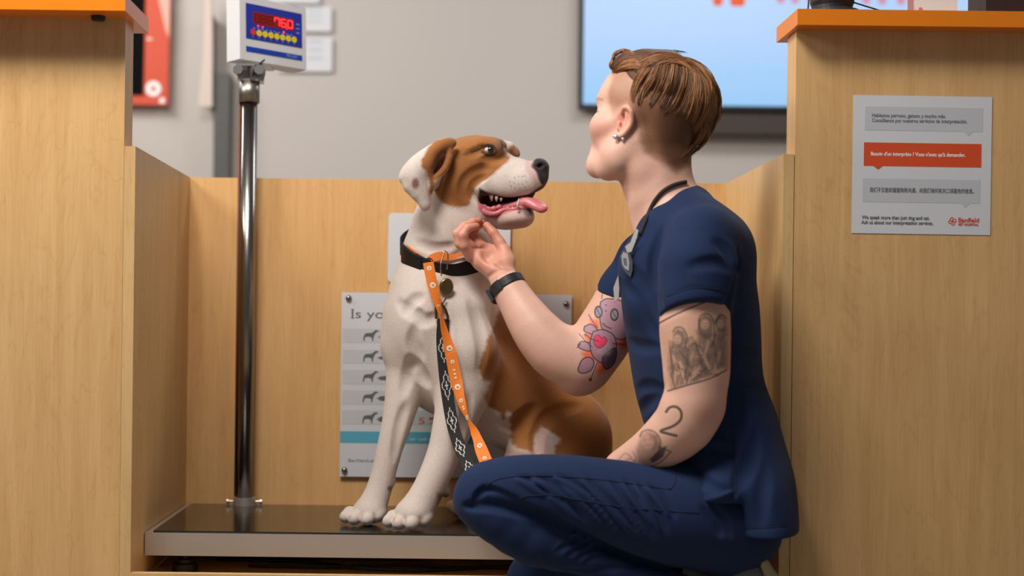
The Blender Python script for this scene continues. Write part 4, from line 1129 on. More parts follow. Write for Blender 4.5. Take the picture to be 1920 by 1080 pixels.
B.ell(P(1122, 211, .108), (.012, .010, .008), k=.008, mode='cut')
# neck
B.chain([C(1228, 270, .0, 50), C(1228, 320, .0, 46), C(1238, 370, .0, 50), C(1262, 420, 0, 60)], .03)
B.chain([C(1180, 322, .02, 16), C(1198, 352, .015, 20), C(1216, 392, .01, 24), C(1232, 440, .01, 30)], .025)
B.chain([C(1190, 270, -.028, 12), C(1204, 320, -.026, 12), C(1214, 380, -.005, 13), C(1208, 410, .01, 13)], .03)   # neck muscle
B.chain([C(1255, 250, .01, 42), C(1262, 300, .0, 24), C(1262, 345, 0, 26), C(1290, 395, 0, 40)], .03)
# torso under the clothes
def torso(s, o, k=.05):
    s.ell(P(1293, 478, 0), (.100 + o, .150 + o, .085 + o), k=k)
    s.ell(P(1291, 568, 0), (.118 + o, .150 + o, .125 + o), (0, 0, 0), k)
    s.ell(P(1308, 690, 0), (.106 + o, .140 + o, .13 + o), (0, 0, 0), k)
    s.ell(P(1330, 800, 0), (.108 + o, .145 + o, .12 + o), (0, 0, 0), k)
    s.ell(P(1365, 910, 0), (.085 + o, .15 + o, .10 + o), (0, 0, 0), k)
torso(B, 0)
B.chain([C(1275, 410, -.03, 42), C(1305, 445, -.12, 40)], .04)
B.chain([C(1262, 415, .03, 40), C(1210, 480, .15, 40)], .04)
# near arm
B.chain([C(1308, 462, -.150, 42), C(1303, 540, -.165, 52), C(1303, 620, -.17, 56.5), C(1306, 690, -.175, 51), C(1305, 745, -.18, 46)], .03, smooth=2)
B.chain([C(1303, 760, -.18, 45), C(1284, 795, -.165, 44), C(1250, 825, -.14, 38), C(1208, 852, -.10, 29), C(1172, 872, -.06, 22), C(1150, 888, -.03, 20)], .03, smooth=2)
B.ell(P(1326, 770, -.18), (.022, .028, .028), (0, 20, 0), k=.02)
B.ell(P(1278, 770, -.178), (.030, .032, .036), (0, -35, 0), k=.02)
# near hand lying behind the thigh
B.ell(P(1126, 905, -.01), (.040, .022, .026), (0, 35, 0), k=.015)
for i in range(4): B.chain([C(1104, 905 + i * 9, -.02 + i * .012, 8), C(1076, 915 + i * 9, -.02 + i * .012, 7.5), C(1060, 930 + i * 9, -.015 + i * .012, 6.5)], .003)
B.chain([C(1132, 890, .01, 9), C(1104, 890, .02, 8), C(1086, 898, .02, 7)], .004)
# far arm reaching to the dog
B.chain([C(1200, 500, .15, 46), C(1160, 580, .16, 45), C(1128, 635, .16, 46), C(1096, 682, .155, 45)], .03, smooth=2)
B.chain([C(1090, 690, .155, 46), C(1038, 657, .155, 42), C(999, 612, .165, 35), C(966, 560, .19, 26), C(941, 520, .21, 20.5)], .03, smooth=2)
B.ell(P(1082, 712, .155), (.030, .032, .030), k=.02)
# far hand: palm open towards the lens, fingers curled up under the chin
B.chain([C(941, 518, .21, 20), C(925, 500, .22, 21), C(905, 488, .228, 19), C(888, 478, .235, 14)], .012)
B.chain([C(950, 512, .215, 13), C(951, 490, .222, 13), C(946, 470, .232, 12.5)], .014)
B.chain([C(935, 500, .235, 18), C(920, 474, .25, 14), C(904, 464, .258, 12)], .012)
B.ell(P(917, 476, .205), (.018, .014, .016), (0, 30, 0), k=.012, mode='cut')
B.chain([C(946, 474, .232, 12), C(937, 455, .238, 10.5), C(925, 437, .243, 9.3), C(913, 423, .250, 7.6)], .003)
B.chain([C(882, 481, .222, 11), C(871, 460, .208, 9.4), C(868, 441, .203, 9), C(876, 428, .206, 8), C(893, 424, .214, 6.8)], .0035)
B.chain([C(884, 476, .236, 11), C(862, 457, .228, 9.4), C(858, 438, .226, 9), C(870, 424, .230, 8), C(888, 417, .238, 6.8)], .003)
B.chain([C(890, 470, .250, 10.5), C(868, 446, .250, 9.4), C(872, 428, .252, 8.6), C(886, 417, .256, 7.6), C(898, 413, .26, 6.5)], .003)
B.chain([C(904, 464, .260, 10.5), C(886, 444, .268, 9), C(890, 428, .270, 8), C(904, 418, .272, 6.8)], .003)
# ear
def er(x, y, up, r):
    h_ = B.hit(x, y); return (h_ + Vector((0, -up, 0)), r / sY(0))
ear_pts = [er(1167, 212, .003, 4), er(1169, 204, .008, 4.2), er(1176, 203, .012, 4.4), er(1182, 211, .015, 4.6), er(1183, 222, .016, 4.6), er(1181, 234, .015, 4.6), er(1175, 245, .011, 4.8), er(1167, 254, .007, 5.2), er(1161, 255, .004, 4.5)]
ear_in = [er(1172, 212, .006, 3), er(1175, 222, .009, 3.4), er(1171, 236, .008, 3.6), er(1165, 246, .005, 4)]
ear_fr = [er(1161, 232, .004, 3.6), er(1160, 242, .004, 3.4)]
ear_back = [er(1178, 212, .006, 6), er(1177, 232, .006, 6), er(1168, 246, .003, 6)]
B.chain(ear_back, .006); B.chain(ear_in, .003); B.chain(ear_pts, .0025, smooth=3); B.chain(ear_fr, .003)
B.chain([er(1169, 209, .004, 2.4), er(1168, 222, .004, 3.0), er(1164, 238, .003, 3.4)], .002, 'cut')
B.crease([(915, 520), (935, 508), (958, 508)], .003, -.002, .006)
B.crease([(905, 470), (915, 490), (938, 505)], .004, -.003, .006)
me = B.mesh('body')
refine(me, [(1068, 545, 1190, 740, .30), (1236, 555, 1368, 740, .1), (1150, 745, 1300, 875, .1)])
refine(me, [(1068, 545, 1190, 740, .30), (1236, 555, 1368, 740, .1), (1190, 745, 1300, 875, .1)])
SKIN = srgb(226, 178, 158)
pk = Paint(me, SKIN)
RUD = srgb(214, 140, 118)
# warmer hand, elbow, cheek, ear
pk.poly([(850, 400), (960, 400), (962, 500), (930, 520), (850, 490)], srgb(220, 150, 126), 14, .8)
pk.poly([(890, 400), (930, 408), (930, 440), (905, 470), (885, 440)], srgb(200, 116, 94), 10, .6)
pk.dot(1120, 245, 22, srgb(222, 150, 136), 26, .5); pk.dot(1176, 225, 26, srgb(216, 146, 118), 14, .5)
pk.dot(1330, 775, 26, srgb(206, 140, 120), 26, .4); pk.poly([(1158, 214), (1170, 206), (1172, 222), (1166, 244), (1158, 246)], srgb(196, 110, 96), 6, .55)
pk.line([(1114, 190), (1121, 185), (1129, 187)], 3.5, srgb(150, 96, 62), 3, .6); pk.line([(1114, 211), (1121, 209)], 3, srgb(80, 56, 44), 2, .8)
# clipped hair: sides, temple and nape
BUZ = srgb(150, 100, 66); hm = pk.co[:, 2] > 0
pk.poly([(1150, 130), (1146, 150), (1140, 172), (1142, 200), (1150, 215), (1162, 200), (1176, 192), (1190, 205), (1196, 235), (1200, 262), (1210, 285), (1228, 300), (1250, 306), (1268, 322), (1282, 316), (1400, 260), (1380, 60), (1130, 60)], BUZ, 10, .62, rag=2)
pk.poly([(1196, 150), (1190, 200), (1200, 245), (1212, 285), (1240, 300), (1262, 318), (1276, 318), (1400, 260), (1380, 60), (1200, 100)], srgb(112, 70, 44), 22, .8, rag=3)
pk.poly([(1240, 200), (1228, 240), (1240, 285), (1268, 322), (1290, 300), (1360, 230), (1340, 150)], srgb(92, 56, 36), 20, .7, rag=3)
# --- tattoos (ink in the skin)
near = (pk.co[:, 1] < .02).astype(float); far = (pk.co[:, 1] > .08).astype(float)
INK = srgb(52, 46, 50)
sh_ = srgb(150, 112, 92)
# band picture on the near upper arm: a row of figures in grey shading
pk.poly([(1236, 612), (1262, 600), (1330, 568), (1375, 570), (1368, 690), (1256, 734)], srgb(190, 146, 120), 8, .55, mask=near)
pk.line([(1236, 606), (1262, 592), (1300, 575), (1326, 565)], 3.2, INK, 1.5, .9, mask=near)
pk.line([(1252, 733), (1290, 722), (1330, 710), (1362, 694)], 3, INK, 1.5, .85, mask=near)
G1, G2, G3 = srgb(112, 92, 80), srgb(84, 74, 70), srgb(205, 162, 138)
for pl in ([(1255, 640), (1282, 650), (1292, 680), (1290, 720), (1262, 728), (1254, 690)], [(1278, 655), (1300, 640), (1322, 655), (1330, 700), (1300, 718), (1284, 700)], [(1306, 620), (1335, 630), (1342, 660), (1348, 690), (1325, 705), (1310, 670)], [(1338, 625), (1362, 615), (1362, 690), (1345, 690)]):
    pk.poly(pl, G1, 9, .75, rag=3, mask=near)
for pl in ([(1262, 628), (1270, 616), (1282, 622), (1288, 640), (1276, 650), (1262, 645)], [(1310, 600), (1322, 590), (1336, 598), (1336, 630), (1322, 636), (1310, 625)], [(1338, 600), (1350, 592), (1362, 600), (1360, 622), (1345, 622)], [(1288, 634), (1298, 630), (1304, 642), (1294, 650)]):
    pk.poly(pl, G2, 5, .7, mask=near)
for x, y, r in ((1270, 636, 7), (1322, 608, 7.5), (1352, 606, 6.5), (1296, 640, 4)): 
    pk.dot(x, y, r, G3, 4, .85, mask=near, ry=r * 1.25); pk.dot(x - 2.5, y - 1, 1.2, G2, 1.2, .8, mask=near); pk.dot(x + 2.5, y - 1, 1.2, G2, 1.2, .8, mask=near); pk.line([(x - 2.5, y + 4), (x, y + 5), (x + 2.5, y + 4)], 1.2, G2, 1, .8, mask=near)
for a, b in (((1268, 690), (1264, 724)), ((1275, 680), (1285, 718)), ((1300, 700), (1312, 690)), ((1312, 655), (1330, 690)), ((1328, 640), (1322, 665)), ((1290, 715), (1310, 698)), ((1350, 660), (1340, 695)), ((1262, 668), (1272, 700))):
    pk.line([a, b], 5, G3, 4, .7, mask=near)
for a, b in (((1256, 650), (1262, 700)), ((1290, 660), (1284, 710)), ((1304, 640), (1318, 690)), ((1338, 640), (1346, 690)), ((1276, 660), (1296, 690)), ((1300, 712), (1325, 690)), ((1258, 700), (1266, 728))):
    pk.line([a, b], 2.6, G2, 2.5, .8, mask=near)
_r = random.Random(11)
for i in range(70):
    x = _r.uniform(1256, 1352); y = _r.uniform(645, 718) - (x - 1256) * .12; an = _r.uniform(-1.2, 1.9); L_ = _r.uniform(5, 16)
    pk.line([(x, y), (x + L_ * math.cos(an), y + L_ * math.sin(an))], _r.uniform(1.2, 2.6), _r.choice([G2, G2, G3, srgb(62, 54, 54)]), 1.8, .6, mask=near)
for a in ([(1262, 622), (1268, 614), (1280, 616), (1288, 632), (1284, 652)], [(1310, 618), (1312, 596), (1324, 588), (1336, 598), (1340, 630), (1334, 650)], [(1342, 606), (1350, 590), (1362, 596)]): pk.line(a, 3, srgb(58, 50, 50), 2.5, .75, mask=near)
# the numeral and the small portrait on the near forearm
pk.line([(1249, 772), (1256, 764), (1268, 763), (1277, 772), (1276, 787), (1262, 799), (1239, 808), (1252, 813), (1268, 817)], 5.2, srgb(74, 66, 52), 1.6, .92, mask=near)
pk.poly([(1203, 815), (1218, 808), (1234, 818), (1242, 838), (1238, 862), (1215, 875), (1196, 868), (1192, 845)], srgb(140, 106, 92), 8, .7, mask=near)
pk.poly([(1205, 812), (1220, 808), (1230, 822), (1228, 838), (1212, 842), (1202, 830)], srgb(196, 152, 132), 5, .8, mask=near)
for x, y in ((1209, 825), (1219, 823)): pk.dot(x, y, 2.4, INK, 2.5, .3, mask=near)
pk.line([(1210, 834), (1216, 835.5), (1222, 833)], 2, INK, 2.5, .3, mask=near)
pk.poly([(1214, 812), (1232, 816), (1234, 840), (1222, 846), (1226, 828)], srgb(120, 92, 80), 5, .6, mask=near)
pk.line([(1200, 818), (1204, 810), (1216, 806), (1230, 812), (1238, 826), (1236, 842)], 3, srgb(96, 76, 66), 3, .8, mask=near)
pk.poly([(1236, 842), (1250, 836), (1244, 856), (1224, 868), (1218, 862)], INK, 3, .85, mask=near)
pk.line([(1236, 838), (1258, 847), (1240, 866), (1222, 874)], 2.2, srgb(84, 60, 56), 1.5, .85, mask=near, sm=False)
for a in ([(1160, 862), (1172, 850), (1184, 858)], [(1170, 868), (1180, 860), (1192, 866)], [(1186, 846), (1192, 858), (1188, 868)]): pk.line(a, 2, srgb(120, 88, 80), 2, .6, mask=near)
# patchwork plush toy with a heart on the far upper arm
LIL, LIL2, ORT = srgb(176, 132, 150), srgb(112, 84, 102), srgb(238, 96, 52)
for pl in ([(1106, 598), (1122, 600), (1122, 622), (1108, 616)], [(1092, 630), (1108, 622), (1122, 630), (1104, 642)], [(1090, 660), (1112, 656), (1120, 672), (1100, 680)], [(1120, 680), (1140, 670), (1140, 694), (1118, 700)], [(1152, 640), (1172, 630), (1176, 652), (1150, 650)]):
    pk.poly(pl, ORT, 9, .85, mask=far, sm=True)
def toy(pl, c=LIL): pk.poly(pl, c, 2, .95, mask=far, sm=True); pk.line(pl, 2.2, INK, 1.3, .9, closed=True, mask=far)
toy([(1126, 566), (1140, 560), (1170, 570), (1176, 630), (1152, 634), (1130, 618), (1124, 590)])
toy([(1096, 612), (1108, 608), (1120, 618), (1116, 628), (1102, 624), (1095, 620)])
toy([(1084, 646), (1092, 640), (1112, 646), (1108, 658), (1094, 656), (1086, 652)])
toy([(1112, 622), (1130, 618), (1150, 628), (1156, 650), (1146, 672), (1128, 680), (1112, 668), (1106, 645)])
toy([(1130, 668), (1146, 655), (1156, 656), (1152, 680), (1138, 692), (1130, 684)], LIL2)
toy([(1084, 690), (1092, 674), (1106, 670), (1114, 680), (1108, 694), (1094, 700), (1085, 697)])
pk.poly([(1126, 650), (1140, 640), (1148, 650), (1144, 664), (1128, 668), (1118, 660)], srgb(206, 186, 190), 6, .5, mask=far)
pk.poly([(1114, 632), (1122, 628), (1128, 634), (1134, 632), (1138, 640), (1130, 650), (1122, 652), (1114, 644)], srgb(246, 70, 110), 2.5, 1, mask=far, sm=True)
pk.line([(1114, 632), (1122, 628), (1128, 634), (1134, 632), (1138, 640), (1130, 650), (1122, 652), (1114, 644)], 2, srgb(110, 44, 60), 1.4, .7, closed=True, mask=far)
for x, y in ((1122, 585), (1152, 590)):
    pk.dot(x, y, 8, INK, 1.5, .95, mask=far, ry=12); pk.dot(x, y, 5.4, srgb(150, 142, 146), 1.5, .95, mask=far, ry=8.5); pk.line([(x - 3, y - 6), (x + 3, y + 6)], 1.6, INK, 1.2, .8, mask=far)
for x, y in ((1136, 572), (1136, 583)): pk.dot(x, y, 1.4, INK, 1, .9, mask=far)
pk.line([(1130, 606), (1136, 612), (1146, 616)], 2, INK, 1.3, .9, mask=far)
for a in ([(1104, 590), (1112, 604), (1120, 614)], [(1098, 627), (1108, 635), (1122, 640)], [(1086, 626), (1098, 640), (1110, 650)], [(1120, 680), (1112, 700), (1106, 714)], [(1082, 652), (1088, 645)], [(1150, 644), (1170, 646)], [(1128, 560), (1130, 548)]): pk.line(a, 1.8, INK, 1.2, .85, mask=far)
pk.dot(1107, 712, 3, INK, 1.5, .9, mask=far); pk.dot(1098, 628, 2.5, srgb(150, 40, 50), 1.5, .9, mask=far)
pk.done()
SK = vcol_mat('skin', .48, (700, .12), sss=.12, spec=.45)
SK.node_tree.nodes['Principled BSDF'].inputs['Subsurface Radius'].default_value = (1, .35, .2)
link('body', me, SK, person, smooth=True, keep=True)
# eye, earrings
ball('eye', P(1127, 212, .064), .0095, mat('person_eye', srgb(225, 220, 215), .15, coat=.4), person)
ball('eye', P(1128, 212, .108), .0095, MATS['person_eye'], person)
hp = B.hit(1158, 256, lift=.003) or P(1158, 256, -.07)
ball('earring', hp, .0056, mat('crystal', srgb(226, 224, 222), .08, .7), person)
hp = B.hit(1168, 259, lift=.002) or P(1168, 259, -.06)
ball('earring', hp, .0036, MATS['crystal'], person); ball('earring', (B.hit(1152, 256, lift=.002) or P(1152, 256, -.06)), .0028, MATS['crystal'], person)

# ---- scrub top
T = Sculpt((.28, -.30, .26), (.72, .30, 1.04), .0028)
torso(T, .010, .045)
T.ell(P(1300, 640, 0), (.112, .155, .20), k=.05)
T.ell(P(1330, 470, 0), (.078, .15, .08), (0, -20, 0), .04)        # upper back
T.chain([C(1282, 400, -.02, 52), C(1318, 445, -.13, 60)], .04)
T.chain([C(1268, 415, .03, 48), C(1205, 485, .15, 42)], .04)
T.chain([C(1232, 432, -.05, 34), C(1210, 500, -.05, 40), C(1222, 560, -.06, 50)], .04)
T.chain([C(1275, 372, .0, 26), C(1300, 380, .0, 26)], .03)
# tail and hips
T.ell(P(1372, 860, -.005), (.098, .165, .16), (0, -8, 0), .04)
T.ell(P(1398, 935, -.03), (.088, .185, .12), (0, -8, 0), .04)
T.ell(P(1412, 1000, -.035), (.074, .190, .11), (0, -6, 0), .03)
T.ell(P(1325, 905, -.04), (.075, .180, .070), (0, 20, 0), .04)
# sleeves are cut at their hems, then joined on
T2 = Sculpt((.28, -.30, .26), (.72, .30, 1.04), .0028)
T2.chain([C(1314, 455, -.155, 62), C(1309, 500, -.168, 69), C(1304, 560, -.176, 64), C(1302, 625, -.178, 62)], .025)
T2.half(P(1302, 566, -.235), (.05, -.42, -1), .003)
T2.chain([C(1303, 560, -.165, 57), C(1303, 640, -.17, 58)], .003, 'cut')
T3 = Sculpt((.28, -.30, .26), (.72, .30, 1.04), .0028)
T3.chain([C(1205, 485, .15, 44), C(1172, 545, .155, 47), C(1148, 590, .158, 48)], .02)
T3.half(P(1143, 560, .15), (-.5, 0, -1), .003)
T3.chain([C(1158, 560, .16, 42), C(1128, 635, .16, 45)], .003, 'cut')
T2.d = np.minimum(T2.d, T3.d)
T._mix((slice(None),) * 3, T2.d, .022, 'add')
del T3
# neck opening and hems
T.chain([C(1250, 300, -.0, 52), C(1222, 350, -.0, 50), C(1190, 400, .0, 36), C(1168, 440, .02, 22), C(1158, 475, .03, 6)], .004, 'cut')
T.chain([C(1250, 300, -.03, 40), C(1215, 372, -.03, 34), C(1190, 415, -.02, 24)], .004, 'cut')
xs_ = P(1379, 935, -.15).x
hi_ = (T.lo + T.h * T.n)
T.half(P(1340, 938, -.16), (0, 0, -1), .002, None, (xs_, .3, P(1340, 900, -.1).z))
T.half(P(1272, 905, -.12), (-.80, 0, -.60), .003, None, (P(1312, 900, -.12).x, .3, P(1300, 858, -.12).z))
T.half(P(1430, 1003, -.16), (0.02, 0, -1), .002, (xs_, -.3, .2), None)
# folds and seams
T.ref = T.d.copy()
def tf(pts, r, dep, k=.010, **kw): T.crease(pts, r, -(r - dep), k, **kw)
tf([(1240, 430), (1229, 480), (1229, 530), (1240, 575)], .009, .0045)
tf([(1384, 470), (1386, 500), (1376, 540), (1362, 575)], .010, .006)
tf([(1290, 500), (1340, 492), (1378, 505)], .012, .003)
tf([(1250, 556), (1300, 540), (1356, 549)], .003, .0012, .003)
tf([(1340, 450), (1362, 470), (1374, 500)], .014, .004)
tf([(1205, 520), (1216, 560), (1240, 600)], .012, .004)
tf([(1166, 530), (1195, 560), (1215, 600), (1240, 640)], .014, .004)
tf([(1185, 500), (1210, 540), (1232, 575)], .010, .003)
tf([(1178, 640), (1200, 650), (1240, 652)], .012, .003)
tf([(1196, 730), (1220, 725), (1250, 735)], .012, .004)
tf([(1200, 770), (1215, 755), (1240, 742)], .012, .004)
tf([(1362, 650), (1385, 658), (1418, 664)], .006, .004)
tf([(1358, 708), (1385, 718), (1430, 724), (1444, 735)], .005, .004)
tf([(1350, 720), (1372, 735), (1390, 770), (1400, 820)], .012, .004)
tf([(1370, 745), (1372, 800), (1378, 860), (1380, 925)], .0035, .002, .004)
tf([(1330, 842), (1360, 846), (1377, 856)], .005, .003)
tf([(1310, 806), (1345, 812), (1372, 822)], .006, .003)
tf([(1420, 800), (1410, 850), (1392, 890), (1380, 920)], .016, .005)
tf([(1440, 860), (1430, 930), (1425, 990)], .016, .003)
tf([(1270, 860), (1300, 885), (1330, 910), (1372, 925)], .012, .005)
tf([(1385, 992), (1430, 991), (1476, 986)], .0025, .0014, .003)
T.crease([(1382, 928), (1384, 965), (1387, 1001)], .004, -.001, .004, 'add')
T.crease([(1256, 880), (1275, 878), (1300, 908), (1305, 932)], .007, .0, .008, 'add')
T.crease([(1246, 876), (1262, 884), (1284, 906), (1303, 936), (1340, 934), (1374, 922)], .0045, -.0005, .005, 'add')
T.ref = None; T.smooth(1)
me = T.mesh('scrub_top')
def flat(me, c):
    p = Paint(me, c); p.done(); return p
SCR_ = vcol_mat('navy_scrub_cloth', .78, (1400, .25), sheen=.04, spec=.12)
NAVY = srgb(31, 46, 79)
p_ = Paint(me, NAVY); p_.done()
link('scrub_top', me, SCR_, person, smooth=True, keep=True)

# ---- scrub trousers
G = Sculpt((-.01, -.25, .0), (.67, .15, .52), .0024)
G.chain([C(1362, 982, -.095, 92), C(1300, 966, -.11, 92), C(1230, 962, -.12, 86), C(1100, 936, -.125, 74), C(1000, 922, -.13, 63), C(912, 925, -.125, 58)], .02, smooth=3)
G.chain([C(905, 936, -.125, 56), C(940, 965, -.13, 56), C(1005, 1010, -.13, 52), (P(1100, 1043, -.13), .036), (P(1220, 1090, -.13), .034), (P(1330, 1135, -.13), .036)], .007, smooth=2)
G.chain([C(1362, 985, .02, 80), C(1200, 975, .02, 76), C(1080, 1010, .02, 62), C(1005, 1085, .0, 52)], .03, smooth=2)
G.chain([C(1005, 1100, .0, 52), C(1100, 1175, .0, 42), C(1210, 1210, .01, 36)], .02)
G.ell(P(1365, 960, -.03), (.095, .14, .11), k=.04)
G.ell(P(1372, 1000, -.08), (.084, .085, .072), k=.03)
gf0 = None
G.ref = G.d.copy()
def gf(pts, r, dep, k=.006, **kw): G.crease(pts, r, -(r - dep), k, y1=-.02, **kw)
def gr(pts, r, up, k=.005, **kw): G.crease(pts, r, r - up, k, 'add', y1=-.02, **kw)
gf([(872, 950), (920, 948), (965, 958), (1010, 968), (1050, 986), (1110, 1014), (1170, 1040), (1245, 1066)], .010, .012, .010)
for a in ([(967, 899), (990, 910), (1020, 930)], [(1016, 895), (1050, 915), (1085, 938), (1131, 988)], [(1040, 895), (1075, 915), (1110, 942), (1165, 1003)], [(1093, 902), (1125, 935), (1155, 968), (1182, 996)],
          [(1141, 907), (1175, 955), (1213, 1012)], [(1165, 905), (1190, 940), (1225, 985)], [(1191, 911), (1215, 950), (1240, 1000)], [(1032, 931), (1060, 955), (1085, 980)], [(1000, 900), (1025, 912), (1050, 935)], [(1210, 912), (1235, 940), (1255, 970)]):
    gf([(x + 8, y - 3) for x, y in a], .008, .0034, .008); gr(a, .005, .0032, .005)
gf([(890, 944), (895, 930), (912, 918), (950, 930), (1000, 957)], .006, .008)
gf([(925, 946), (945, 938), (990, 957)], .005, .006); gf([(895, 938), (930, 934), (965, 948)], .005, .005)
gf([(885, 950), (915, 949), (950, 955)], .006, .006, .005)
for a in ([(1057, 1040), (1080, 1025), (1100, 1010)], [(1075, 1048), (1100, 1030), (1115, 1018)], [(1090, 1055), (1120, 1035)], [(1040, 1030), (1065, 1015), (1085, 1000)]): gr(a, .004, .0022); gf([(x + 6, y + 2) for x, y in a], .005, .002)
gf([(1335, 945), (1352, 970), (1370, 1005)], .010, .006); gf([(1318, 952), (1345, 988), (1352, 1003)], .008, .005)
gf([(1060, 1068), (1130, 1068), (1230, 1050)], .006, .003)
G.ref = None; G.smooth(1)
me = G.mesh('scrub_trousers'); p_ = Paint(me, NAVY); p_.done()
link('scrub_trousers', me, SCR_, person, smooth=True, keep=True)

def seam(fld, name, pts, r=.0011, **kw):
    pix = spline([Vector((*p, 0)) for p in pts], 10); out = []
    for p in pix:
        h_ = fld.hit(p.x, p.y, lift=.0002)
        if h_ is not None and (not out or (h_ - out[-1]).length < .05): out.append(h_)
    if len(out) > 2:
        bm = bmesh.new(); tube(bm, out, r, 6); from_bm(name, bm, mat('navy_seam', srgb(20, 30, 56), .9), kw.get('par', person), smooth=True, keep=True)
tro = bpy.data.objects['scrub_trousers']; tp = bpy.data.objects['scrub_top']
seam(G, 'seam', [(893, 930), (905, 915), (940, 897), (1010, 892), (1100, 897), (1180, 906), (1258, 918)], par=tro)
seam(G, 'seam', [(965, 938), (990, 930), (1040, 929), (1100, 940), (1180, 952), (1310, 962)], par=tro)
seam(G, 'seam', [(1262, 876), (1266, 895), (1260, 914), (1243, 917)], par=tro)
seam(T, 'seam', [(1250, 556), (1300, 541), (1345, 543), (1366, 552)], .0008, par=tp)
seam(T, 'seam', [(1370, 745), (1373, 800), (1377, 860), (1379, 925)], .0009, par=tp)
seam(T, 'seam', [(1388, 990), (1430, 990), (1476, 985)], .0008, par=tp)

# ---- shoes
def shoe(dx, dz, dy, nm='shoe'):
    K = Sculpt((.25, -.30, -.002), (.75, .30, .32), .003)
    o_ = Vector((dx, dy, dz)); CC = lambda x, y, Y, r: (P(x, y, Y) + o_, r / sY(Y))
    K.chain([CC(1402, 1082, -.12, 34), CC(1392, 1150, -.12, 36), CC(1372, 1205, -.12, 36), CC(1350, 1238, -.12, 32), CC(1300, 1250, -.12, 28), CC(1270, 1255, -.12, 22)], .03)
    K.half((0, 0, .012), (0, 0, -1), .003)
    m_ = K.mesh(nm); p = Paint(m_, srgb(112, 110, 118)); p.done()
    sh_ = link(nm, m_, vcol_mat('sneaker_mesh', .8, (900, .5)) if 'sneaker_mesh' not in MATS else MATS['sneaker_mesh'], person, smooth=True, keep=True)
    K = Sculpt((.25, -.30, -.002), (.78, .30, .34), .003)
    for yo in (-.022, .0, .022):
        K.chain([(a + Vector((0, yo, 0)), r) for a, r in [CC(1428, 1052, -.12, 9), CC(1444, 1085, -.12, 13), CC(1436, 1160, -.12, 12), CC(1412, 1215, -.12, 11), CC(1370, 1256, -.12, 10), CC(1300, 1265, -.12, 9), CC(1258, 1264, -.12, 8)]], .01)
    K.half((0, 0, .001), (0, 0, -1), .001)
    m_ = K.mesh('sole'); p = Paint(m_, srgb(176, 160, 120)); p.done()
    link('sole', m_, MATS.get('sole_rubber') or vcol_mat('sole_rubber', .8, (600, .6)), sh_, smooth=True, keep=True)
shoe(0, 0, 0); shoe(-.07, -.02, .12)

# ---- swept hair on top: a body of hair with locks laid over it
HR = vcol_mat('auburn_hair', .42, (900, .4), spec=.5)
HRV = Sculpt((.20, -.18, .92), (.60, .18, 1.30), .0025)
HRV.ell(P(1247, 164, .010), (.092, .086, .066), (0, 14, 0), .02)
HRV.ell(P(1288, 196, .01), (.054, .084, .070), (0, 25, 0), .02)
HRV.ell(P(1308, 232, .01), (.028, .058, .036), (0, 20, 0), .02)
HRV.chain([C(1152, 122, .0, 8), C(1172, 118, .0, 14), C(1205, 118, .0, 20), C(1250, 120, .0, 24)], .02)
HRV.chain([C(1154, 124, .05, 8), C(1176, 118, .06, 14), C(1210, 120, .05, 20)], .02)
HRV.chain([C(1152, 122, .0, 8), C(1154, 124, .05, 8)], .01)
HRV.chain([C(1300, 250, .0, 14), C(1280, 285, .0, 12), C(1268, 308, .0, 6)], .02)
# clear the shaved side so the long hair ends along its parting
HRV.half(P(1190, 172, -.07), (-.35, 0, -1), .006, (.20, -.18, .92), (P(1215, 150, -.07).x, .18, P(1200, 132, -.05).z))
me = HRV.mesh('hair'); ph_ = Paint(me, srgb(92, 57, 33))
ph_.done()
hair = link('hair', me, HR, person, smooth=True, keep=True)
U = Sculpt((.20, -.18, .92), (.60, .18, 1.30), .004)
gi = np.stack(np.meshgrid(*[U.lo[k] + U.h * np.arange(U.n[k]) for k in range(3)], indexing='ij'), -1).reshape(-1, 3)
bd = B.at(gi); bd = np.where(gi[:, 2] > 1.319, 1, bd)
U.d = np.minimum(HRV.at(gi), bd).reshape(tuple(U.n)).astype(np.float32)
guides = [[(1146, 124), (1158, 108), (1180, 103), (1200, 108), (1218, 118)],
 [(1148, 130), (1165, 118), (1188, 114), (1212, 122), (1230, 128)],
 [(1156, 134), (1178, 128), (1200, 128), (1220, 128), (1236, 120)],
 [(1216.0, 120), (1204.5, 135), (1194.0, 152), (1185.5, 172), (1181.0, 193)],
 [(1234.0, 118), (1224.5, 137), (1211.0, 158), (1198.5, 180), (1192.0, 203)],
 [(1248.0, 114), (1242.5, 135), (1233.0, 158), (1219.5, 182), (1206.0, 205)],
 [(1262.0, 112), (1258.5, 135), (1251.0, 162), (1237.5, 188), (1222.0, 211)],
 [(1276.0, 114), (1276.5, 139), (1271.0, 168), (1257.5, 198), (1240.0, 221)],
 [(1290.0, 120), (1294.5, 145), (1291.0, 176), (1279.5, 208), (1260.0, 233)],
 [(1304, 128), (1312, 155), (1312, 188), (1302, 222), (1284, 249)],
 [(1316, 140), (1326, 169), (1326, 204), (1316, 236), (1298, 263)],
 [(1326, 152), (1337, 183), (1338, 216), (1328, 246), (1306, 269)],
 [(1322, 132), (1336, 158), (1342, 190), (1341, 220), (1332, 240)],
 [(1334, 190), (1338, 215), (1330, 240), (1312, 262), (1292, 280)],
 [(1330, 200), (1330, 232), (1314, 258), (1296, 280), (1276, 300)],
 [(1318, 225), (1312, 250), (1296, 272), (1280, 292), (1268, 310)]]
rng = random.Random(3)
bm = bmesh.new(); cols = []
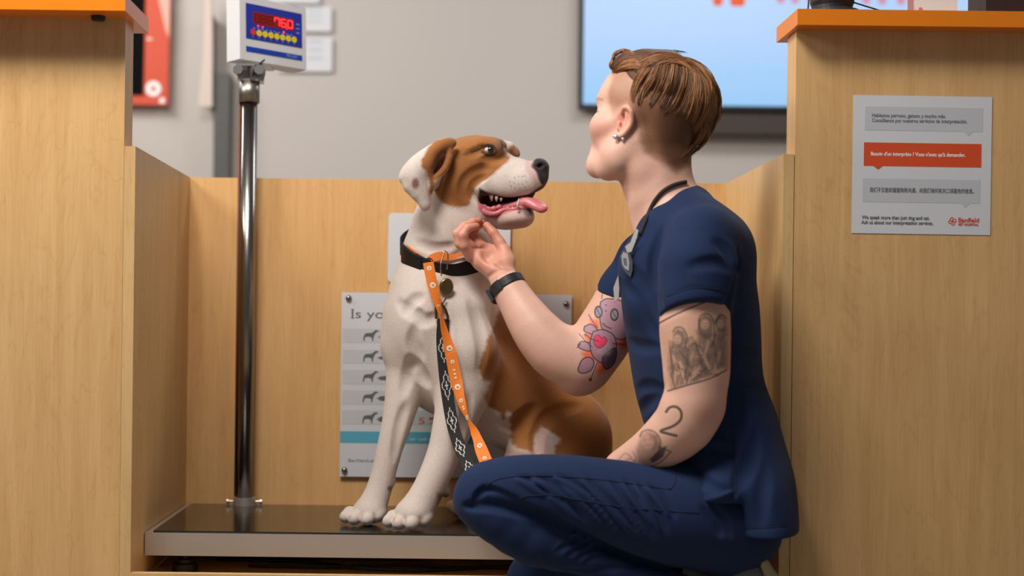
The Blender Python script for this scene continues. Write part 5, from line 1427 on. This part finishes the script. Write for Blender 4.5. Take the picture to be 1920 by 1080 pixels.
def strand(path, r, colr_, back=False, lift0=.001, loft=.003, yo=0):
    q = spline([Vector((x, y, 0)) for x, y in path], 2)
    pts = []
    for i, p in enumerate(q):
        f = i / (len(q) - 1)
        for pull in (0, .03, .06, .1):
            h_ = U.hit(p.x + (1250 - p.x) * pull, p.y + (200 - p.y) * pull, 0.0 if back else -.12, .12 if back else .05, back=back, lift=lift0 + loft * math.sin(math.pi * min(1, f * 1.15)))
            if h_ is not None:
                h_ = h_ + (P(p.x, p.y, h_.y) - P(p.x + (1250 - p.x) * pull, p.y + (200 - p.y) * pull, h_.y)) * .8
                break
        if h_ is None:
            if len(pts) >= 4: break
            pts = []; continue
        if pts and (h_ - pts[-1]).length > .022: break
        pts.append(h_)
    if len(pts) < 4: return
    n = len(pts); nv = len(bm.verts)
    tube(bm, pts, [max(.0002, r * (math.sin(math.pi * (.12 + .88 * i / (n - 1))) ** .6)) for i in range(n)], 4)
    cols.extend([colr_] * (len(bm.verts) - nv))
CA, CB, CC_ = np.array(srgb(78, 46, 28)), np.array(srgb(150, 98, 58)), np.array(srgb(206, 150, 96))
top = [[(1206, 116), (1232, 106), (1262, 104), (1292, 114), (1318, 134)], [(1180, 122), (1206, 124), (1236, 112), (1268, 108), (1300, 120)], [(1196, 136), (1214, 126), (1240, 118), (1270, 116), (1298, 128)], [(1225, 128), (1246, 118), (1272, 116), (1300, 128), (1324, 150)], [(1270, 110), (1296, 118), (1318, 136), (1332, 160), (1339, 190)], [(1284, 108), (1306, 122), (1326, 144), (1338, 172), (1341, 205)]]
NC = 64
clump = [(rng.gauss(0, 3.0), rng.gauss(0, 2.5), rng.gauss(0, 4), rng.random(), rng.random() * .16) for _ in range(NC * 2)]
for i in range(3300):
    if i % 8 in (0, 3): gs = top
    elif i % 8 in (1, 2): gs = guides[:3]
    else: gs = guides[3:]
    g = rng.random() * (len(gs) - 1); off = 0 if gs is top else 20 if i % 8 in (1, 2) else 40
    q_ = g * (3.2 if gs is not guides else 3.2); ci = (int(q_) + off) % len(clump)
    g = (int(q_) + .5 + (q_ % 1 - .5) * (.85 + .4 * rng.random())) / 3.2; g = min(max(g, 0), len(gs) - 1.001)
    k = int(g); f = g - k
    a, b = gs[k], gs[k + 1]; cx, cy, cb, tone, trim = clump[ci]
    jx, jy = cx + rng.gauss(0, 1.0), cy + rng.gauss(0, 1.2); bend = cb + rng.gauss(0, 1.5)
    path = [(x0 * (1 - f) + x1 * f + jx * (.3 + .7 * j / 4) + bend * math.sin(math.pi * j / 4), y0 * (1 - f) + y1 * f + jy + .5 * bend * math.sin(math.pi * j / 4)) for j, ((x0, y0), (x1, y1)) in enumerate(zip(a, b))]
    t = min(1, max(0, tone * .75 + rng.gauss(.08, .2)))
    c = CA * (1 - t / .7) + CB * t / .7 if t < .7 else CB * (1 - (t - .7) * 3) + CC_ * (t - .7) * 3
    qq = spline([Vector((*p, 0)) for p in path], 4); beg = rng.random() ** 3 * .35; cut_ = trim + rng.random() ** 2 * .15
    path = [(v.x, v.y) for v in qq[int(beg * len(qq)):max(8, int(len(qq) * (1 - cut_)))]][::2]
    if len(path) < 3: continue
    strand(path, rng.uniform(.0004, .0009), c, lift0=.0006, loft=rng.uniform(.0005, .003) + .0035 * tone, back=(i % 5 == 3))
for i in range(26):      # loose wisps along the crown
    x = rng.uniform(1165, 1255); y = 103 + max(0, (x - 1260)) * .35 + max(0, 1200 - x) * .12
    pts = [P(x + d, y - 3 - 5 * math.sin(math.pi * j / 4) + rng.gauss(0, .8) + d * (.15 if x > 1260 else -.02), rng.uniform(-.02, .04)) for j, d in enumerate((0, 8, 17, 26, 34))]
    nv = len(bm.verts); tube(bm, pts, [.0004, .0006, .0006, .0005, .0002], 4); cols.extend([CA] * (len(bm.verts) - nv))
mh = bpy.data.meshes.new('hair_locks'); bm.to_mesh(mh); bm.free()
ca = mh.color_attributes.new('Col', 'FLOAT_COLOR', 'POINT')
ca.data.foreach_set('color', np.concatenate([np.array(cols), np.ones((len(cols), 1))], 1).astype(np.float32).ravel())
link('hair_locks', mh, HR, hair, smooth=True, keep=True, kind='stuff')

# ---- wristwatch band, neck cord, badge reel, pens
wc, wd_ = P(950, 538, .20), (P(966, 560, .19) - P(938, 515, .212)).normalized()
e1 = wd_.cross(Vector((0, 1, 0))).normalized(); e2 = wd_.cross(e1).normalized()
if e1.x < 0: e1 = -e1
ring3 = []
for i in range(48):
    a = 2 * math.pi * i / 48; d_ = e1 * math.cos(a) + e2 * math.sin(a); q = wc + d_ * .028
    for _ in range(14): q = q + d_ * (.0015 - float(B.at(np.array([q]))[0])) * .6
    ring3.append(q)
for _ in range(3): ring3 = [(ring3[i - 1] + ring3[i] * 2 + ring3[(i + 1) % 48]) / 4 for i in range(48)]
def band(pts, w, th, lift, idx=None, m=BLACK, nm='watch_band', par=person, **k):
    bm = bmesh.new(); n = len(pts); rr = []
    for i in (idx or range(n)):
        rad = (pts[i % n] - wc); rad = (rad - wd_ * rad.dot(wd_)).normalized()
        rr.append([bm.verts.new(pts[i % n] + rad * (lift + b * th) + wd_ * a * w / 2) for a, b in ((-1, 0), (1, 0), (1, .7), (.8, 1), (-.8, 1), (-1, .7))])
    for j in range(len(rr) if idx is None else len(rr) - 1):
        A, B_ = rr[j], rr[(j + 1) % len(rr)]
        for q in range(6): bm.faces.new([A[q], A[(q + 1) % 6], B_[(q + 1) % 6], B_[q]])
    if idx: bm.faces.new(rr[0][::-1]); bm.faces.new(rr[-1])
    return from_bm(nm, bm, m, par, keep=True, **k)
RUB = mat('black_rubber', (.022, .023, .025), .5)
watch = band(ring3, .020, .0026, .0)
def ang(px, py):
    return min(range(48), key=lambda i: (Vector(proj([ring3[i]])[0]) - Vector((px, py))).length + (0 if ring3[i].y < wc.y + .01 else 50))
ik = ang(932, 542)
band(ring3, .0225, .0022, .0026, list(range(ik - 3, ik + 4)), RUB, 'watch_keeper', watch)
ik2 = ang(925, 556)
band(ring3, .027, .009, .0018, list(range(ik2 - 4 if ik2 > 4 else ik2 + 44, (ik2 - 4 if ik2 > 4 else ik2 + 44) + 8)), mat('watch_case', (.012, .012, .013), .3), 'watch_case', watch)
bm = bmesh.new()
for f in range(4):
    j = ang(938 + f * 9, 533 - f * 3.2); p = ring3[j]; rad = (p - wc); rad = (rad - wd_ * rad.dot(wd_)).normalized()
    lathe(bm, [(0, 0), (.0011, 0), (.0011, .0003), (0, .0003)], 8, Matrix.Translation(p + rad * .0027) @ rad.to_track_quat('Z', 'Y').to_matrix().to_4x4())
from_bm('strap_holes', bm, mat('hole_black', (.003, .003, .003), .8), watch, keep=True)
CORD = mat('dark_woven_cord', srgb(60, 50, 46), .8, bump=(1500, .8))
cp = []
for x, y in ((1286, 342), (1272, 345), (1256, 351), (1240, 362), (1227, 378), (1218, 395), (1211, 412), (1205, 428), (1199, 442)):
    h_ = B.hit(x, y) ; t_h = T.hit(x, y)
    p = h_ if h_ is not None else t_h
    if t_h is not None and (p is None or t_h.y < p.y): p = t_h
    if p is not None: cp.append(p + Vector((0, -.003, .001)))
bm = bmesh.new(); tube(bm, spline(cp, 5), .0038, 10); from_bm('neck_cord', bm, CORD, person, smooth=True, keep=True)
def onshirt(px, py, lift=.004):
    p = T.hit(px, py)
    return (p if p is not None else P(px, py, -.02)) + Vector((0, -lift, 0))
def slab(nm, pix, Y, th, m, par, **k):
    bm = bmesh.new(); a = [bm.verts.new(P(x, y, Y)) for x, y in pix]; b = [bm.verts.new(P(x, y, Y) + Vector((.3 * th, th, 0))) for x, y in pix]
    bm.faces.new(a[::-1]); bm.faces.new(b); n = len(pix)
    for i in range(n): bm.faces.new([a[i], a[(i + 1) % n], b[(i + 1) % n], b[i]])
    return from_bm(nm, bm, m, par, keep=True, **k)
yb = onshirt(1182, 500).y - .004
badge = slab('badge_reel', [(1163, 478), (1168, 468), (1180, 472), (1186, 490), (1186, 506), (1182, 520), (1172, 510), (1165, 500)], yb, .006, mat('badge_grey', srgb(112, 112, 118), .35, .3), person)
slab('badge_face', [(1165, 480), (1169, 472), (1177, 476), (1180, 492), (1179, 508), (1172, 504), (1167, 496)], yb - .0012, .001, mat('badge_white', srgb(190, 192, 198), .4), badge)
slab('badge_print', [(1168, 484), (1174, 484), (1175, 498), (1170, 496)], yb - .0018, .0005, mat('badge_ink', srgb(112, 120, 140), .5), badge)
slab('badge_strap', [(1172, 462), (1190, 448), (1192, 452), (1184, 472), (1176, 474)], yb - .0005, .002, mat('strap_white', srgb(214, 208, 204), .6), badge)
slab('pen', [(1150, 540), (1159, 516), (1161, 540), (1160, 560), (1152, 566)], onshirt(1168, 545).y + .010, .006, mat('pen_white', srgb(206, 198, 194), .5), person, label='white card clipped in the chest pocket')
slab('undershirt_edge', [(1176, 470), (1192, 428), (1197, 432), (1194, 446), (1184, 468)], onshirt(1192, 455).y - .003, .004, mat('undershirt', srgb(222, 214, 206), .8), person)
